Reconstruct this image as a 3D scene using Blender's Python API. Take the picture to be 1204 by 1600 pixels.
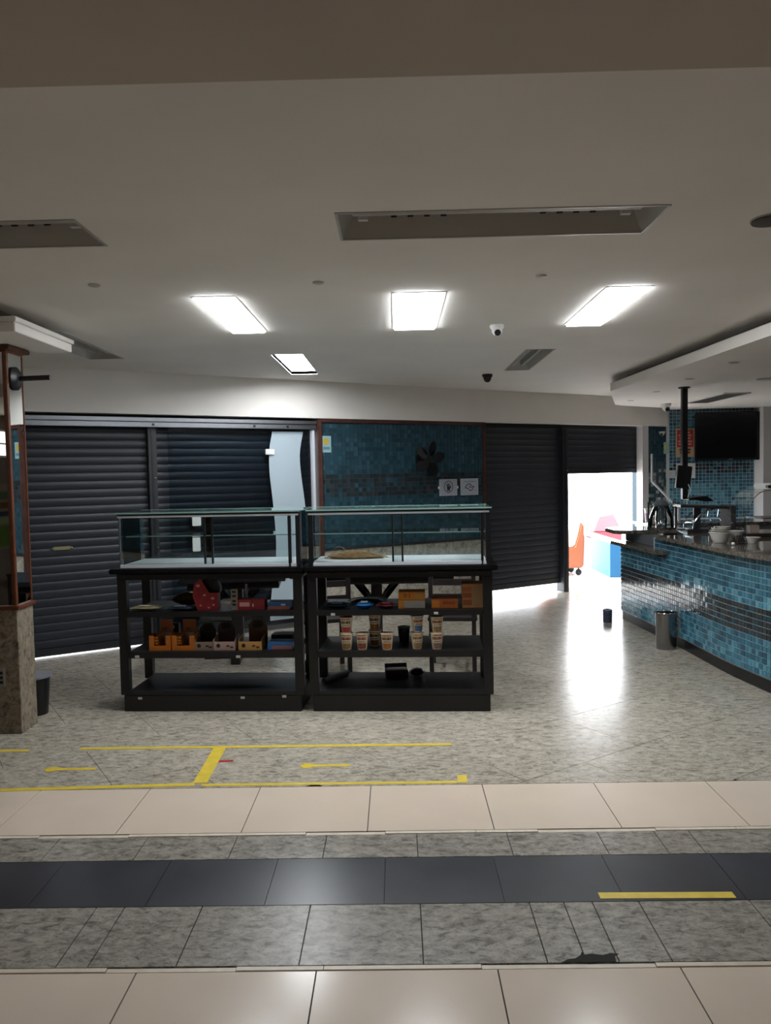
import bpy, bmesh, math, random
from mathutils import Vector, Matrix
random.seed(7)
for o in list(bpy.data.objects): bpy.data.objects.remove(o)
SC = bpy.context.scene
COL = SC.collection

# ------------------------------------------------------------------ camera
H = 1.62; FPX = 1200.0
YAW, PITCH, ROLL = (math.radians(a) for a in (.846, 2.761, 1.13))
_f = Vector((-math.sin(YAW)*math.cos(PITCH), math.cos(YAW)*math.cos(PITCH), -math.sin(PITCH)))
_r = Vector((math.cos(YAW), math.sin(YAW), 0)); _u = _r.cross(_f)
CR = _r*math.cos(ROLL) - _u*math.sin(ROLL); CU = _r*math.sin(ROLL) + _u*math.cos(ROLL)
CAMP = Vector((0, 0, H))
cd = bpy.data.cameras.new('camera'); cam = bpy.data.objects.new('camera', cd); COL.objects.link(cam)
cd.sensor_fit = 'VERTICAL'; cd.sensor_height = 32; cd.lens = FPX/1600*32; cd.clip_start = .05
m3 = Matrix((CR, CU, -_f)).transposed().to_4x4(); m3.translation = CAMP; cam.matrix_world = m3
SC.camera = cam

# ------------------------------------------------------------------ world, exposure
SKY = 7.0
w = bpy.data.worlds.new('overcast_sky'); SC.world = w; w.use_nodes = True
w.node_tree.nodes['Background'].inputs[0].default_value = (.93, .96, 1, 1)
w.node_tree.nodes['Background'].inputs[1].default_value = SKY
SC.view_settings.view_transform = 'Standard'; SC.view_settings.look = 'None'
SC.view_settings.gamma = 1; SC.view_settings.use_curve_mapping = False
SC.view_settings.exposure = 0.95
LAMP = 21.0        # radiance of the lit ceiling diffusers

# ------------------------------------------------------------------ pixel helpers (direction only; distance from the plane touched)
def ray(x, y): return _f + CR*((x-602)/FPX) - CU*((y-800)/FPX)
def onz(x, y, z): d = ray(x, y); return CAMP + d*((z-H)/d.z)
def ony(x, y, Y): d = ray(x, y); return CAMP + d*(Y/d.y)
def onpl(x, y, P, n): d = ray(x, y); return CAMP + d*((Vector(P)-CAMP).dot(n)/d.dot(n))

# ------------------------------------------------------------------ materials
def lin(h):
    h = h.lstrip('#'); o = []
    for i in (0, 2, 4):
        c = int(h[i:i+2], 16)/255; o.append(c/12.92 if c <= .04045 else ((c+.055)/1.055)**2.4)
    return (*o, 1)
MATS = {}
def pm(name, col, rough=.5, metal=0, noise=0, nscale=8, bump=0, bscale=60, coat=0, spec=.5):
    if name in MATS: return MATS[name]
    m = bpy.data.materials.new(name); m.use_nodes = True; nt = m.node_tree; b = nt.nodes['Principled BSDF']
    c = lin(col) if isinstance(col, str) else (*col, 1)
    b.inputs['Base Color'].default_value = c; b.inputs['Roughness'].default_value = rough
    b.inputs['Metallic'].default_value = metal; b.inputs['Coat Weight'].default_value = coat
    b.inputs['Specular IOR Level'].default_value = spec
    tc = nt.nodes.new('ShaderNodeTexCoord')
    if noise:
        n = nt.nodes.new('ShaderNodeTexNoise'); n.inputs['Scale'].default_value = nscale; n.inputs['Detail'].default_value = 6
        r = nt.nodes.new('ShaderNodeValToRGB'); e = r.color_ramp.elements
        e[0].position = .3; e[1].position = .7
        e[0].color = tuple(v*(1-noise) for v in c[:3])+(1,); e[1].color = tuple(min(1, v*(1+noise)) for v in c[:3])+(1,)
        nt.links.new(tc.outputs['Object'], n.inputs['Vector']); nt.links.new(n.outputs['Fac'], r.inputs[0]); nt.links.new(r.outputs[0], b.inputs['Base Color'])
    if bump:
        n2 = nt.nodes.new('ShaderNodeTexNoise'); n2.inputs['Scale'].default_value = bscale
        bp = nt.nodes.new('ShaderNodeBump'); bp.inputs['Strength'].default_value = bump; bp.inputs['Distance'].default_value = .01
        nt.links.new(tc.outputs['Object'], n2.inputs['Vector']); nt.links.new(n2.outputs['Fac'], bp.inputs['Height']); nt.links.new(bp.outputs[0], b.inputs['Normal'])
    MATS[name] = m; return m
def granite(name, base, dark, light, rough=.18, sc=1.0):
    m = bpy.data.materials.new(name); m.use_nodes = True; nt = m.node_tree; b = nt.nodes['Principled BSDF']; L = nt.links
    b.inputs['Roughness'].default_value = rough; b.inputs['Specular IOR Level'].default_value = .32
    g = nt.nodes.new('ShaderNodeNewGeometry')
    mp = nt.nodes.new('ShaderNodeMapping'); mp.inputs['Scale'].default_value = (sc, sc*1.9, sc*1.3); mp.inputs['Rotation'].default_value = (.2, .1, .5)
    L.new(g.outputs['Position'], mp.inputs[0])
    def ns(scale, det, ro, d=0):
        n = nt.nodes.new('ShaderNodeTexNoise'); n.inputs['Scale'].default_value = scale; n.inputs['Detail'].default_value = det
        n.inputs['Roughness'].default_value = ro; n.inputs['Distortion'].default_value = d; L.new(mp.outputs[0], n.inputs['Vector']); return n
    n1 = ns(11, 8, .72, .6); n2 = ns(45, 3, .6); n3 = ns(1.6, 3, .5); n4 = ns(24, 5, .7, 1)
    r1 = nt.nodes.new('ShaderNodeValToRGB'); e = r1.color_ramp.elements
    e[0].position = .36; e[0].color = lin(dark); e[1].position = .62; e[1].color = lin(light)
    k = e.new(.47); k.color = lin(base); L.new(n1.outputs['Fac'], r1.inputs[0])
    r2 = nt.nodes.new('ShaderNodeValToRGB'); r2.color_ramp.elements[0].position = .33; r2.color_ramp.elements[1].position = .41
    r2.color_ramp.elements[0].color = (.12, .11, .11, 1); r2.color_ramp.elements[1].color = (1, 1, 1, 1); L.new(n2.outputs['Fac'], r2.inputs[0])
    r4 = nt.nodes.new('ShaderNodeValToRGB'); r4.color_ramp.elements[0].position = .34; r4.color_ramp.elements[1].position = .42
    r4.color_ramp.elements[0].color = (.25, .24, .24, 1); r4.color_ramp.elements[1].color = (1, 1, 1, 1); L.new(n4.outputs['Fac'], r4.inputs[0])
    r3 = nt.nodes.new('ShaderNodeValToRGB'); r3.color_ramp.elements[0].position = .3; r3.color_ramp.elements[1].position = .7
    r3.color_ramp.elements[0].color = (.8, .78, .75, 1); r3.color_ramp.elements[1].color = (1, 1, 1, 1); L.new(n3.outputs['Fac'], r3.inputs[0])
    cur = r1.outputs[0]
    for r in (r2, r4, r3):
        mx = nt.nodes.new('ShaderNodeMix'); mx.data_type = 'RGBA'; mx.blend_type = 'MULTIPLY'; mx.inputs[0].default_value = .6
        L.new(cur, mx.inputs[6]); L.new(r.outputs[0], mx.inputs[7]); cur = mx.outputs[2]
    L.new(cur, b.inputs['Base Color']); MATS[name] = m; return m
def glass(name, tint, refl=1.0):
    m = bpy.data.materials.new(name); m.use_nodes = True; nt = m.node_tree; nt.nodes.remove(nt.nodes['Principled BSDF'])
    t = nt.nodes.new('ShaderNodeBsdfTransparent'); t.inputs[0].default_value = (*tint, 1)
    g = nt.nodes.new('ShaderNodeBsdfGlossy'); g.inputs['Roughness'].default_value = .02; g.inputs[0].default_value = (refl, refl, refl, 1)
    fr = nt.nodes.new('ShaderNodeFresnel'); fr.inputs[0].default_value = 1.5
    mx = nt.nodes.new('ShaderNodeMixShader'); nt.links.new(fr.outputs[0], mx.inputs[0]); nt.links.new(t.outputs[0], mx.inputs[1]); nt.links.new(g.outputs[0], mx.inputs[2])
    nt.links.new(mx.outputs[0], nt.nodes['Material Output'].inputs[0]); MATS[name] = m; return m
def emis(name, col, s):
    m = bpy.data.materials.new(name); m.use_nodes = True; b = m.node_tree.nodes['Principled BSDF']
    b.inputs['Base Color'].default_value = (.8, .8, .8, 1); b.inputs['Emission Color'].default_value = (*col, 1); b.inputs['Emission Strength'].default_value = s
    MATS[name] = m; return m

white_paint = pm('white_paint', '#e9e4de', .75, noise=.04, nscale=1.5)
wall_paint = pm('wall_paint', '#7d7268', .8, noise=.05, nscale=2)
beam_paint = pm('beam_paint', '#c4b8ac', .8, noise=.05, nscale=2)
g_floor = granite('granite_floor', '#a69f92', '#7c756a', '#bfb6a7', .25, 1.5)
g_band = granite('granite_band', '#8a857d', '#58544e', '#a8a298', .3, 1.6)
g_wall = granite('granite_wall', '#a5a094', '#79736a', '#bdb6a9', .3)
g_top = granite('granite_counter', '#57524c', '#36322e', '#857c70', .06, 2.2)
beige = pm('beige_porcelain', '#d3c3b2', .2, noise=.035, nscale=3)
black_slab = pm('black_slab', '#34353b', .3, noise=.25, nscale=4)
grout = pm('grout', '#3d3934', .9); tile_grout = pm('tile_grout', '#35464f', .8)
strip_m = pm('beige_strip', '#cfc3b2', .4, noise=.1, nscale=20)
shutter_m = pm('shutter_steel', '#2e3138', .38, noise=.12, nscale=3, spec=.4)
post_m = pm('shutter_post', '#25272c', .45)
alu = pm('aluminium', '#85878c', .4, 1, noise=.05, nscale=20)
alu_white = pm('white_aluminium', '#c9ccd2', .4)
mirror_m = pm('mirror', (.82, .85, .84), .015, 1)
wood = pm('wood_trim', '#5c3019', .4, noise=.35, nscale=14)
dark_red_wood = pm('dark_wood_trim', '#4a2a22', .5, noise=.3, nscale=12)
blackwood = pm('black_stained_wood', '#0f0e10', .42, noise=.3, nscale=9)
darkwood = pm('dark_brown_wood', '#241f1e', .35, noise=.3, nscale=9)
black_m = pm('black_plastic', '#101114', .4)
screen_m = pm('tv_screen', '#0c0e14', .18)
steel = pm('steel', '#9a9a9c', .24, 1, bump=.05, bscale=30)
chrome = pm('chrome', '#c8c8ca', .08, 1)
white_pl = pm('white_plastic', '#dddcda', .4)
ceramic = pm('white_ceramic', '#d8d5ce', .2)
glass_m = glass('clear_glass', (.955, .98, .975))
glass_edge = pm('glass_edge', '#7d9c96', .15)
glass_door = glass('door_glass', (.8, .86, .9))
frost = pm('frosted_film', '#a3b2bb', .6)
lamp_on = emis('lit_diffuser', (.93, .97, 1.0), LAMP)
fixture_m = pm('fixture_enamel', '#b3b0aa', .35, .2)
yellow = pm('yellow_tape', '#d1b73a', .55, noise=.12, nscale=15)
red_m = pm('red_tape', '#a02a2e', .5)
outside_m = pm('outside_paving', '#c2bdb6', .6, noise=.06, nscale=2)
orange_m = pm('orange_fibreglass', '#b0694a', .4)
tape_c = yellow

# ------------------------------------------------------------------ mesh helpers
class MB:
    def __init__(s): s.v = []; s.f = []; s.mi = []
    def add(s, vs, fs, mi=0):
        n = len(s.v); s.v += [tuple(v) for v in vs]
        for f in fs: s.f.append(tuple(i+n for i in f)); s.mi.append(mi)
        return s
    def box(s, x0, x1, y0, y1, z0, z1, mi=0, M=None):
        vs = [(x, y, z) for z in (z0, z1) for y in (y0, y1) for x in (x0, x1)]
        if M: vs = [M @ Vector(v) for v in vs]
        return s.add(vs, [(0,2,3,1),(4,5,7,6),(0,1,5,4),(2,6,7,3),(0,4,6,2),(1,3,7,5)], mi)
    def prism(s, poly, z0, z1, mi=0, M=None):
        n = len(poly); vs = [(x, y, z0) for x, y in poly]+[(x, y, z1) for x, y in poly]
        if M: vs = [M @ Vector(v) for v in vs]
        fs = [tuple(range(n-1, -1, -1)), tuple(range(n, 2*n))]+[(i, (i+1) % n, n+(i+1) % n, n+i) for i in range(n)]
        return s.add(vs, fs, mi)
    def lathe(s, prof, c=(0,0,0), n=20, mi=0, M=None):
        vs = []; fs = []
        for r, z in prof:
            for k in range(n):
                a = 2*math.pi*k/n; v = Vector((r*math.cos(a), r*math.sin(a), z))
                vs.append((M @ v if M else v)+Vector(c))
        for i in range(len(prof)-1):
            for k in range(n): fs.append((i*n+k, i*n+(k+1) % n, (i+1)*n+(k+1) % n, (i+1)*n+k))
        if prof[0][0] > 1e-5: fs.append(tuple(range(n-1, -1, -1)))
        if prof[-1][0] > 1e-5: fs.append(tuple((len(prof)-1)*n+k for k in range(n)))
        return s.add(vs, fs, mi)
    def tube(s, pts, r, n=8, mi=0):
        pts = [Vector(p) for p in pts]; vs = []; fs = []; m = len(pts)
        for i, p in enumerate(pts):
            t = (pts[min(i+1, m-1)]-pts[max(i-1, 0)]).normalized()
            a = Vector((0, 0, 1)) if abs(t.z) < .9 else Vector((1, 0, 0))
            x = t.cross(a).normalized(); y = t.cross(x)
            rr = r[i] if isinstance(r, (list, tuple)) else r
            for k in range(n):
                q = 2*math.pi*k/n; vs.append(p+x*math.cos(q)*rr+y*math.sin(q)*rr)
        for i in range(m-1):
            for k in range(n): fs.append((i*n+k, i*n+(k+1) % n, (i+1)*n+(k+1) % n, (i+1)*n+k))
        fs += [tuple(range(n-1, -1, -1)), tuple((m-1)*n+k for k in range(n))]
        return s.add(vs, fs, mi)
    def mesh(s, name, mats, smooth=False, bevel=0):
        me = bpy.data.meshes.new(name); me.from_pydata(s.v, [], s.f)
        for m in (mats if isinstance(mats, (list, tuple)) else [mats]): me.materials.append(m)
        me.polygons.foreach_set('material_index', s.mi)
        bm = bmesh.new(); bm.from_mesh(me); bmesh.ops.recalc_face_normals(bm, faces=bm.faces)
        if bevel:
            bmesh.ops.bevel(bm, geom=[e for e in bm.edges if e.is_manifold and e.calc_face_angle(0) > .6], offset=bevel, segments=2, affect='EDGES')
        bm.to_mesh(me); bm.free()
        if smooth: me.shade_smooth(); me.set_sharp_from_angle(angle=math.radians(38))
        return me
    def build(s, name, mats, parent=None, smooth=False, bevel=0):
        return link(name, s.mesh(name, mats, smooth, bevel), parent)
def link(name, me, parent=None):
    o = bpy.data.objects.new(name, me); COL.objects.link(o)
    if parent: o.parent = parent
    return o
def box(name, m, x0, x1, y0, y1, z0, z1, parent=None, bevel=0): return MB().box(x0, x1, y0, y1, z0, z1).build(name, m, parent, bevel=bevel)
def tag(o, label=None, cat=None, group=None, kind=None):
    if label: o['label'] = label
    if cat: o['category'] = cat
    if group: o['group'] = group
    if kind: o['kind'] = kind
    return o
def struct(o): o['kind'] = 'structure'; return o
def thing(name, label, cat, loc=(0,0,0), rz=0, group=None):
    o = bpy.data.objects.new(name, None); COL.objects.link(o); o.empty_display_size = .1
    o.location = loc; o.rotation_euler.z = rz; return tag(o, label, cat, group)
def copy_tree(o, parent=None):
    c = o.copy(); COL.objects.link(c); c.parent = parent
    for ch in o.children: copy_tree(ch, c)
    return c
def clip(poly, a, b, c):          # keep a*x+b*y<=c
    out = []
    for i in range(len(poly)):
        p, q = poly[i], poly[(i+1) % len(poly)]; dp = a*p[0]+b*p[1]-c; dq = a*q[0]+b*q[1]-c
        if dp <= 0: out.append(p)
        if dp*dq < 0: t = dp/(dp-dq); out.append((p[0]+t*(q[0]-p[0]), p[1]+t*(q[1]-p[1])))
    return out
def area(p): return abs(sum(p[i][0]*p[(i+1) % len(p)][1]-p[(i+1) % len(p)][0]*p[i][1] for i in range(len(p))))/2

# ------------------------------------------------------------------ the shutter wall frame: s along the wall, t into it
WA = math.atan(.62); WO = Vector((0, 8.85, 0))
WU = Vector((math.cos(WA), math.sin(WA), 0)); WN = Vector((math.sin(WA), -math.cos(WA), 0))   # WN points at the room
WM = Matrix.Translation(WO) @ Matrix.Rotation(WA, 4, 'Z')
def wpt(s, t, z): return WM @ Vector((s, t, z))
def wpx(x, y):
    q = onpl(x, y, WO, WN)-WO; return q.dot(WU), q.z
def wthing(name, label, cat, s=0, t=0, z=0, group=None): return thing(name, label, cat, wpt(s, t, z), WA, group)
C = 2.64                         # ceiling
FB = 2.245                       # underside of the white beam over the shutters
XL, XR, YB = -5.2, 7.2, -4.2
CX, CY = 3.95, 8.85+.62*3.95     # corner with the wall behind the bar
def in_room(poly, extra=0.0):    # clip to the room side of both back walls
    n = (-math.sin(WA), math.cos(WA)); d = n[0]*WO.x+n[1]*WO.y+extra
    poly = clip(poly, n[0], n[1], d)
    return clip(poly, .045, 1, CY+.045*CX+extra) if len(poly) > 2 else poly

# ------------------------------------------------------------------ floor
floor = struct(MB().prism(in_room([(XL, YB), (XR, YB), (XR, 13.5), (XL, 13.5)], .12), -.12, -.006).build('floor', grout))
def slab(poly, name, m, z=0.0, g=.0015):
    cx = sum(p[0] for p in poly)/len(poly); cy = sum(p[1] for p in poly)/len(poly)
    q = []
    for x, y in poly:
        dx, dy = x-cx, y-cy; L = math.hypot(dx, dy) or 1; q.append((x-dx/L*g*1.4, y-dy/L*g*1.4))
    return MB().prism(q, -.006, z).build(name, m, floor)
def row(y0, y1, xs, name, m, z=0, g=.002):
    for a, b in zip(xs, xs[1:]): slab([(a+g, y0+g), (b-g, y0+g), (b-g, y1-g), (a+g, y1-g)], name, m, z, 0)
T = .593
for k in range(0, 11):
    y1 = 2.44-k*T
    if y1 < YB+.1: break
    row(max(y1-T, YB+.02), y1, [XL+.02]+[-.292+T*i for i in range(-8, 13)]+[XR-.02], 'floor_tile', beige, 0, .0025)
T2 = .578
row(3.425, 3.937, [XL+.02]+[-.162+T2*i for i in range(-8, 13)]+[XR-.02], 'floor_tile', beige, 0, .0022)
jx1 = [XL+.02, -4.4, -3.6, -2.8, -2.0, -1.168, -1.06, -.764, -.354, .06, .47, .599, .706, .88, 1.292, 1.7, 2.1, 2.9, 3.7, 4.5, 5.3, 6.2, XR-.02]
row(2.468, 2.828, jx1, 'granite_floor_slab', g_band, 0, .0022)
jx2 = [XL+.02, -4.4, -3.6, -2.8, -2.36, -1.96, -1.554, -1.154, -.747, -.343, .062, .466, .871, 1.124, 1.277, 1.68, 2.08, 2.5, 3.3, 4.1, 4.9, 5.7, 6.4, XR-.02]
row(3.182, 3.395, jx2, 'granite_floor_slab', g_band, 0, .002)
jx3 = [XL+.02]+[-.076+.455*i for i in range(-11, 16)]+[XR-.02]
row(2.829, 3.181, jx3, 'black_floor_slab', black_slab, 0, .0012)
# thin tile strips that edge the granite bands
x = XL+.02; k = 0
while x < XR-.5:
    L = (.57, .43, .29, .52)[k % 4]; row(2.444, 2.466, [x, x+L], 'edging_strip', strip_m, .0005 if k % 3 else -.003, .0012); x += L; k += 1
x = XL+.02
while x < XR-.5:
    L = (.41, .28, .53, .36)[k % 4]; row(3.398, 3.423, [x, x+L], 'edging_strip', strip_m, .0005 if k % 3 else -.003, .0012); x += L; k += 1
# large diagonal granite slabs of the hall
GA = math.radians(34); gu = Vector((math.cos(GA), math.sin(GA))); gv = Vector((-math.sin(GA), math.cos(GA)))
G0 = Vector((-1.54, 3.99))
for j in range(-9, 13):
    for i in range(-10, 12):
        off = .45*(j % 2)
        p = [G0+gu*(i*.9+off+a)+gv*(j*.62+b) for a, b in ((.0015, .0015), (.8985, .0015), (.8985, .6185), (.0015, .6185))]
        p = [(v.x, v.y) for v in p]
        p = clip(p, 0, -1, -3.94); p = clip(p, -1, 0, -XL-.02) if len(p) > 2 else p; p = clip(p, 1, 0, XR-.02) if len(p) > 2 else p
        p = in_room(p, .1) if len(p) > 2 else p
        if len(p) > 2 and area(p) > .004: slab(p, 'granite_floor_slab', g_floor, 0, 0)
# chipped hole in the granite band
hp = [(.515,2.469),(.56,2.471),(.60,2.467),(.67,2.471),(.695,2.468),(.70,2.50),(.715,2.512),(.69,2.516),(.66,2.505),(.625,2.514),(.60,2.508),(.598,2.53),(.585,2.505),(.565,2.49),(.54,2.486)]
tag(MB().prism(hp, .0002, .0012).build('floor_patch', pm('dark_patch', '#1c1a18', .9)), 'dark chipped patch in the granite band by the floor edge', 'floor patch')

# ------------------------------------------------------------------ ceiling with recesses
FIX = {  # name: (x0,x1,y0,y1)
 'tr': (-.209, 1.07, 3.04, 3.365), 'tl': (-2.53, -1.245, 3.04, 3.362),
 'l1': (-1.12, -.895, 4.36, 5.40), 'l2': (.008, .288, 4.37, 5.41), 'l3': (1.2, 1.44, 4.35, 5.41), 'l4': (-1.02, -.76, 6.43, 7.70),
 'l5': (1.11, 1.335, 6.47, 7.73), 'l6': (-2.54, -2.27, 5.27, 6.45)}
xs = sorted({XL, XR}|{v for f in FIX.values() for v in f[:2]}); ys = sorted({YB, 13.0}|{v for f in FIX.values() for v in f[2:]})
cb = MB()
for a, b in zip(xs, xs[1:]):
    for c, d in zip(ys, ys[1:]):
        mx, my = (a+b)/2, (c+d)/2
        if any(f[0] < mx < f[1] and f[2] < my < f[3] for f in FIX.values()): continue
        p = in_room([(a, c), (b, c), (b, d), (a, d)], .2)
        if len(p) > 2: cb.prism(p, C, C+.14)
struct(cb.build('ceiling', white_paint))
struct(box('ceiling_roof_deck', pm('roof_concrete', '#8d8a86', .9), XL, 5.0, YB, 6.0, C+.141, C+.2))
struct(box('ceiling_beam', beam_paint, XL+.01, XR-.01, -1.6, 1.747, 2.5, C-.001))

# ------------------------------------------------------------------ room walls
struct(box('wall_left', wall_paint, XL-.15, XL, YB, 6.2, -.1, C+.14))
struct(box('wall_right', wall_paint, XR, XR+.15, YB, 11.2, -.1, C+.14))
struct(box('wall_front', wall_paint, XL-.15, XR+.15, YB-.15, YB, -.1, C+.14))

def wbox(name, m, s0, s1, t0, t1, z0, z1, parent=None, bevel=0):
    o = MB().box(s0, s1, t0, t1, z0, z1).build(name, m, parent, bevel=bevel)
    if not parent: o.matrix_world = WM
    return o
# beam above the shutters, the tiled pier, end pier
struct(wbox('wall_back_beam', white_paint, -6.3, 4.64, -.03, .10, FB, C+.14))
struct(wbox('wall_back_sky_block', post_m, -6.3, 4.262, .15, .32, 2.12, C+.14))  # unseen strip added to stop sky light leaking in above the shutters
pier = struct(wbox('wall_back_pier', tile_grout, -.985, 1.295, .012, .30, 0, FB))
struct(wbox('wall_back_jamb', pm('jamb_paint', '#c9c6c6', .6), 4.14, 4.262, .0, .11, 0, FB))
endp = struct(wbox('wall_back_end', tile_grout, 4.264, 4.66, .012, .30, 0, FB))
struct(wbox('wall_back_return', wall_paint, -6.3, -4.752, .02, .3, 0, FB))
barw = struct(MB().prism([(CX, CY), (XR, CY-.045*(XR-CX)), (XR, CY+.3), (CX-.2, CY+.3)], 0, C+.14).build('wall_bar', pm('mosaic_grout', '#b9c3c8', .5)))
struct(MB().box(5.2, 7.19, 10.97, 11.25, 0, C).build('wall_bar_column', pm('column_white', '#c8c6c6', .7)))

# mosaics: glass tiles with recessed joints
PAL = ['#2d4955', '#2a4551', '#314e5a', '#27404b', '#365562', '#2c4a55']
PALM = [pm('mosaic_blue_%d' % i, c, .12) for i, c in enumerate(PAL)]
CPAL = [pm('mosaic_teal_%d' % i, c, .1) for i, c in enumerate(['#3a6a7e', '#335f73', '#427488', '#2d5467', '#4a7f93', '#366879'])]
DPAL = [pm('mosaic_dark_%d' % i, c, .12) for i, c in enumerate(['#323a3e', '#2c3438', '#383f43', '#282f33'])]
LPAL = [pm('mosaic_light_%d' % i, c, .12) for i, c in enumerate(['#568fa1', '#4a8296', '#6099a9'])]
GPAL = [pm('mosaic_grey_%d' % i, c, .2) for i, c in enumerate(['#8d9a98', '#768684', '#9da6a0'])]
ALLM = PALM+CPAL+DPAL+LPAL+GPAL; IDX = {m: i for i, m in enumerate(ALLM)}
def tile_mat(z, rnd, kind='wall'):
    if kind == 'counter':
        if .36 < z < .62: return rnd.choice(DPAL) if rnd.random() < .8 else rnd.choice(PALM)
        if .62 <= z < .70 or z < .30: return rnd.choice(LPAL) if rnd.random() < .4 else rnd.choice(CPAL)
        return rnd.choice(CPAL)
    if 1.38 < z < 1.62: return rnd.choice(DPAL) if rnd.random() < .85 else rnd.choice(PALM)
    return rnd.choice(PALM)
def mosaic(name, P, s0, s1, z0, z1, pitch, parent, fn, joint=.004, depth=.006):
    mb = MB(); rnd = random.Random(3); ns = int((s1-s0)/pitch); nz = int((z1-z0)/pitch); ps = (s1-s0)/ns; pz = (z1-z0)/nz
    for j in range(nz):
        for i in range(ns):
            a = s0+i*ps+joint/2; b = a+ps-joint; c = z0+j*pz+joint/2; d = c+pz-joint; e = depth*rnd.uniform(.8, 1.1); q = .002
            vs = [P(x, t, z) for x, z, t in ((a, c, 0), (b, c, 0), (b, d, 0), (a, d, 0), (a+q, c+q, -e), (b-q, c+q, -e), (b-q, d-q, -e), (a+q, d-q, -e))]
            mb.add(vs, [(4,5,6,7), (0,1,5,4), (1,2,6,5), (2,3,7,6), (3,0,4,7)], IDX[fn((c+d)/2, rnd)])
    return tag(mb.build(name, ALLM, parent), kind='stuff')
mosaic('mosaic_tiles', lambda s, t, z: (s, t+.012, z), -.95, 1.293, .83, FB-.002, .05, pier, tile_mat)
mosaic('mosaic_tiles', lambda s, t, z: (s, t+.012, z), 4.266, 4.655, .3, FB-.002, .05, endp, lambda z, r: r.choice(GPAL+PALM) if z < 1.62 else r.choice(PALM))
bl = .045
mosaic('mosaic_tiles', lambda s, t, z: (CX+s, CY-bl*s+t, z), .04, 1.24, .9, 2.5, .05, barw,
       lambda z, r: r.choice(LPAL) if 1.1 < z < 1.42 and r.random() < .6 else (r.choice(DPAL) if 1.55 < z < 1.72 and r.random() < .7 else r.choice(CPAL)), joint=.006)
for k in range(4):   # stone wainscot slabs below the tiles
    MB().box(-.95+k*.561, -.95+k*.561+.558, -.004, .012, 0, .80).build('stone_slab', g_wall, pier)
MB().box(-.95, 1.293, -.012, .012, .802, .828).build('cap_strip', post_m, pier)
MB().box(-1.0, -.952, -.035, .012, 0, FB-.01).build('edge_trim', dark_red_wood, pier, bevel=.004)
MB().box(-.95, 1.293, -.02, .011, FB-.04, FB-.003).build('top_trim', dark_red_wood, pier)
MB().box(1.262, 1.294, -.02, .012, 0, FB-.042).build('edge_trim', dark_red_wood, pier)

# ------------------------------------------------------------------ roller shutters: every slat is a part
PIT = .077
def slat_mesh(w):
    mb = MB(); prof = []
    for k in range(7):
        u = k/6; prof.append((-.005*math.sin(math.pi*u)**.6 - .001, .003+u*(PIT-.006)))
    prof = [(.006, -.004), (.004, .001)]+prof+[(.004, PIT-.001), (.006, PIT-.005), (.012, PIT-.004), (.012, -.003)]
    n = len(prof); vs = [(x, t, z) for x in (0, w) for t, z in prof]
    fs = [(i, i+1, n+i+1, n+i) for i in range(n-1)]+[(n-1, 0, n, 2*n-1)]
    return mb.add(vs, fs).mesh('slat', shutter_m, True)
def shutter(label, s0, s1, zb, t=.13, group='roller shutters'):
    r = wthing('roller_shutter', label, 'shutter', s0, t, 0, group); w = s1-s0; me = slat_mesh(w)
    MB().box(0, w, -.012, .012, zb, zb+.07).build('bottom_bar', post_m, r, bevel=.003)
    z = zb+.071; k = 0
    while z+PIT < 2.232:
        o = link('slat', me, r); o.location = (0, 0, z); z += PIT; k += 1
    return r
sh1 = shutter('dark roller shutter beside the mirrored pillar, light showing under it', -4.75, -2.785, .008)
sh2 = shutter('dark roller shutter behind the glass door with the white wave', -2.705, -1.02, .004)
sh3 = shutter('dark roller shutter right of the blue tiled wall, raised a hand above the floor', 1.30, 2.65, .12)
sh4 = shutter('roller shutter pulled halfway up over the bright doorway', 2.745, 4.262, 1.585)
for s0, s1, lab in ((-2.785, -2.705, 'dark steel guide post between the two left shutters'), (2.65, 2.745, 'dark steel post at the left side of the bright doorway')):
    r = wthing('shutter_post', lab, 'post', s0, .05, 0, 'shutter guide posts')
    MB().box(0, s1-s0, 0, .14, 0, 2.2).build('channel', post_m, r, bevel=.004)
    MB().box(.03, .05, -.006, 0, .05, 2.18).build('guide_slot', black_m, r)
    for z in (.9, .95, 1.63): MB().lathe([(.011, -.004), (.011, .004), (0, .006)], (s1-s0-.02, -.004, z), 10, M=Matrix.Rotation(math.pi/2, 4, 'X')).build('bolt', chrome, r)
# shutter pull plate
s, z = wpx(100, 858)
r = MB().box(-.075, .075, 0, .008, -.016, .016).build('pull_plate', pm('handle_yellow', '#8b8561', .5), sh1, bevel=.002); r['label'] = 'pale yellow pull plate'
r.location = (s+4.75, -.018, z)
for q in (-.085, .085): MB().lathe([(.009, 0), (.009, .006), (0, .008)], (q, .004, 0), 8, M=Matrix.Rotation(math.pi/2, 4, 'X')).build('bolt', alu, r)

# glass front before the second shutter
gd = wthing('glass_door', 'frameless glass door with a frosted white wave in front of shutter', 'glass door', -2.6, .03, 0)
MB().box(0, .86, 0, .008, .06, 2.12).build('glass_pane', glass_door, gd)
MB().box(.865, 1.54, .012, .02, .06, 2.12).build('glass_pane', glass_door, gd)
wave = []
def wv(v): return .055*math.sin((v-1.55)*2.6)
zz = [.1+i*.05 for i in range(41)]
s_l = [wpx(a, b)[0]+2.6 for a, b in ((425, 675),)][0]
def edge(pp, z):
    q = sorted((wpx(a, b)[1], wpx(a, b)[0]+2.6) for a, b in pp)
    if z <= q[0][0]: return q[0][1]
    for (z0, s0), (z1, s1) in zip(q, q[1:]):
        if z0 <= z <= z1: t = (z-z0)/(z1-z0); return s0+(s1-s0)*t
    return q[-1][1]
def soft(pp): return [(sum(edge(pp, z+d) for d in (-.08, -.04, 0, .04, .08))/5, z) for z in zz]
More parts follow.
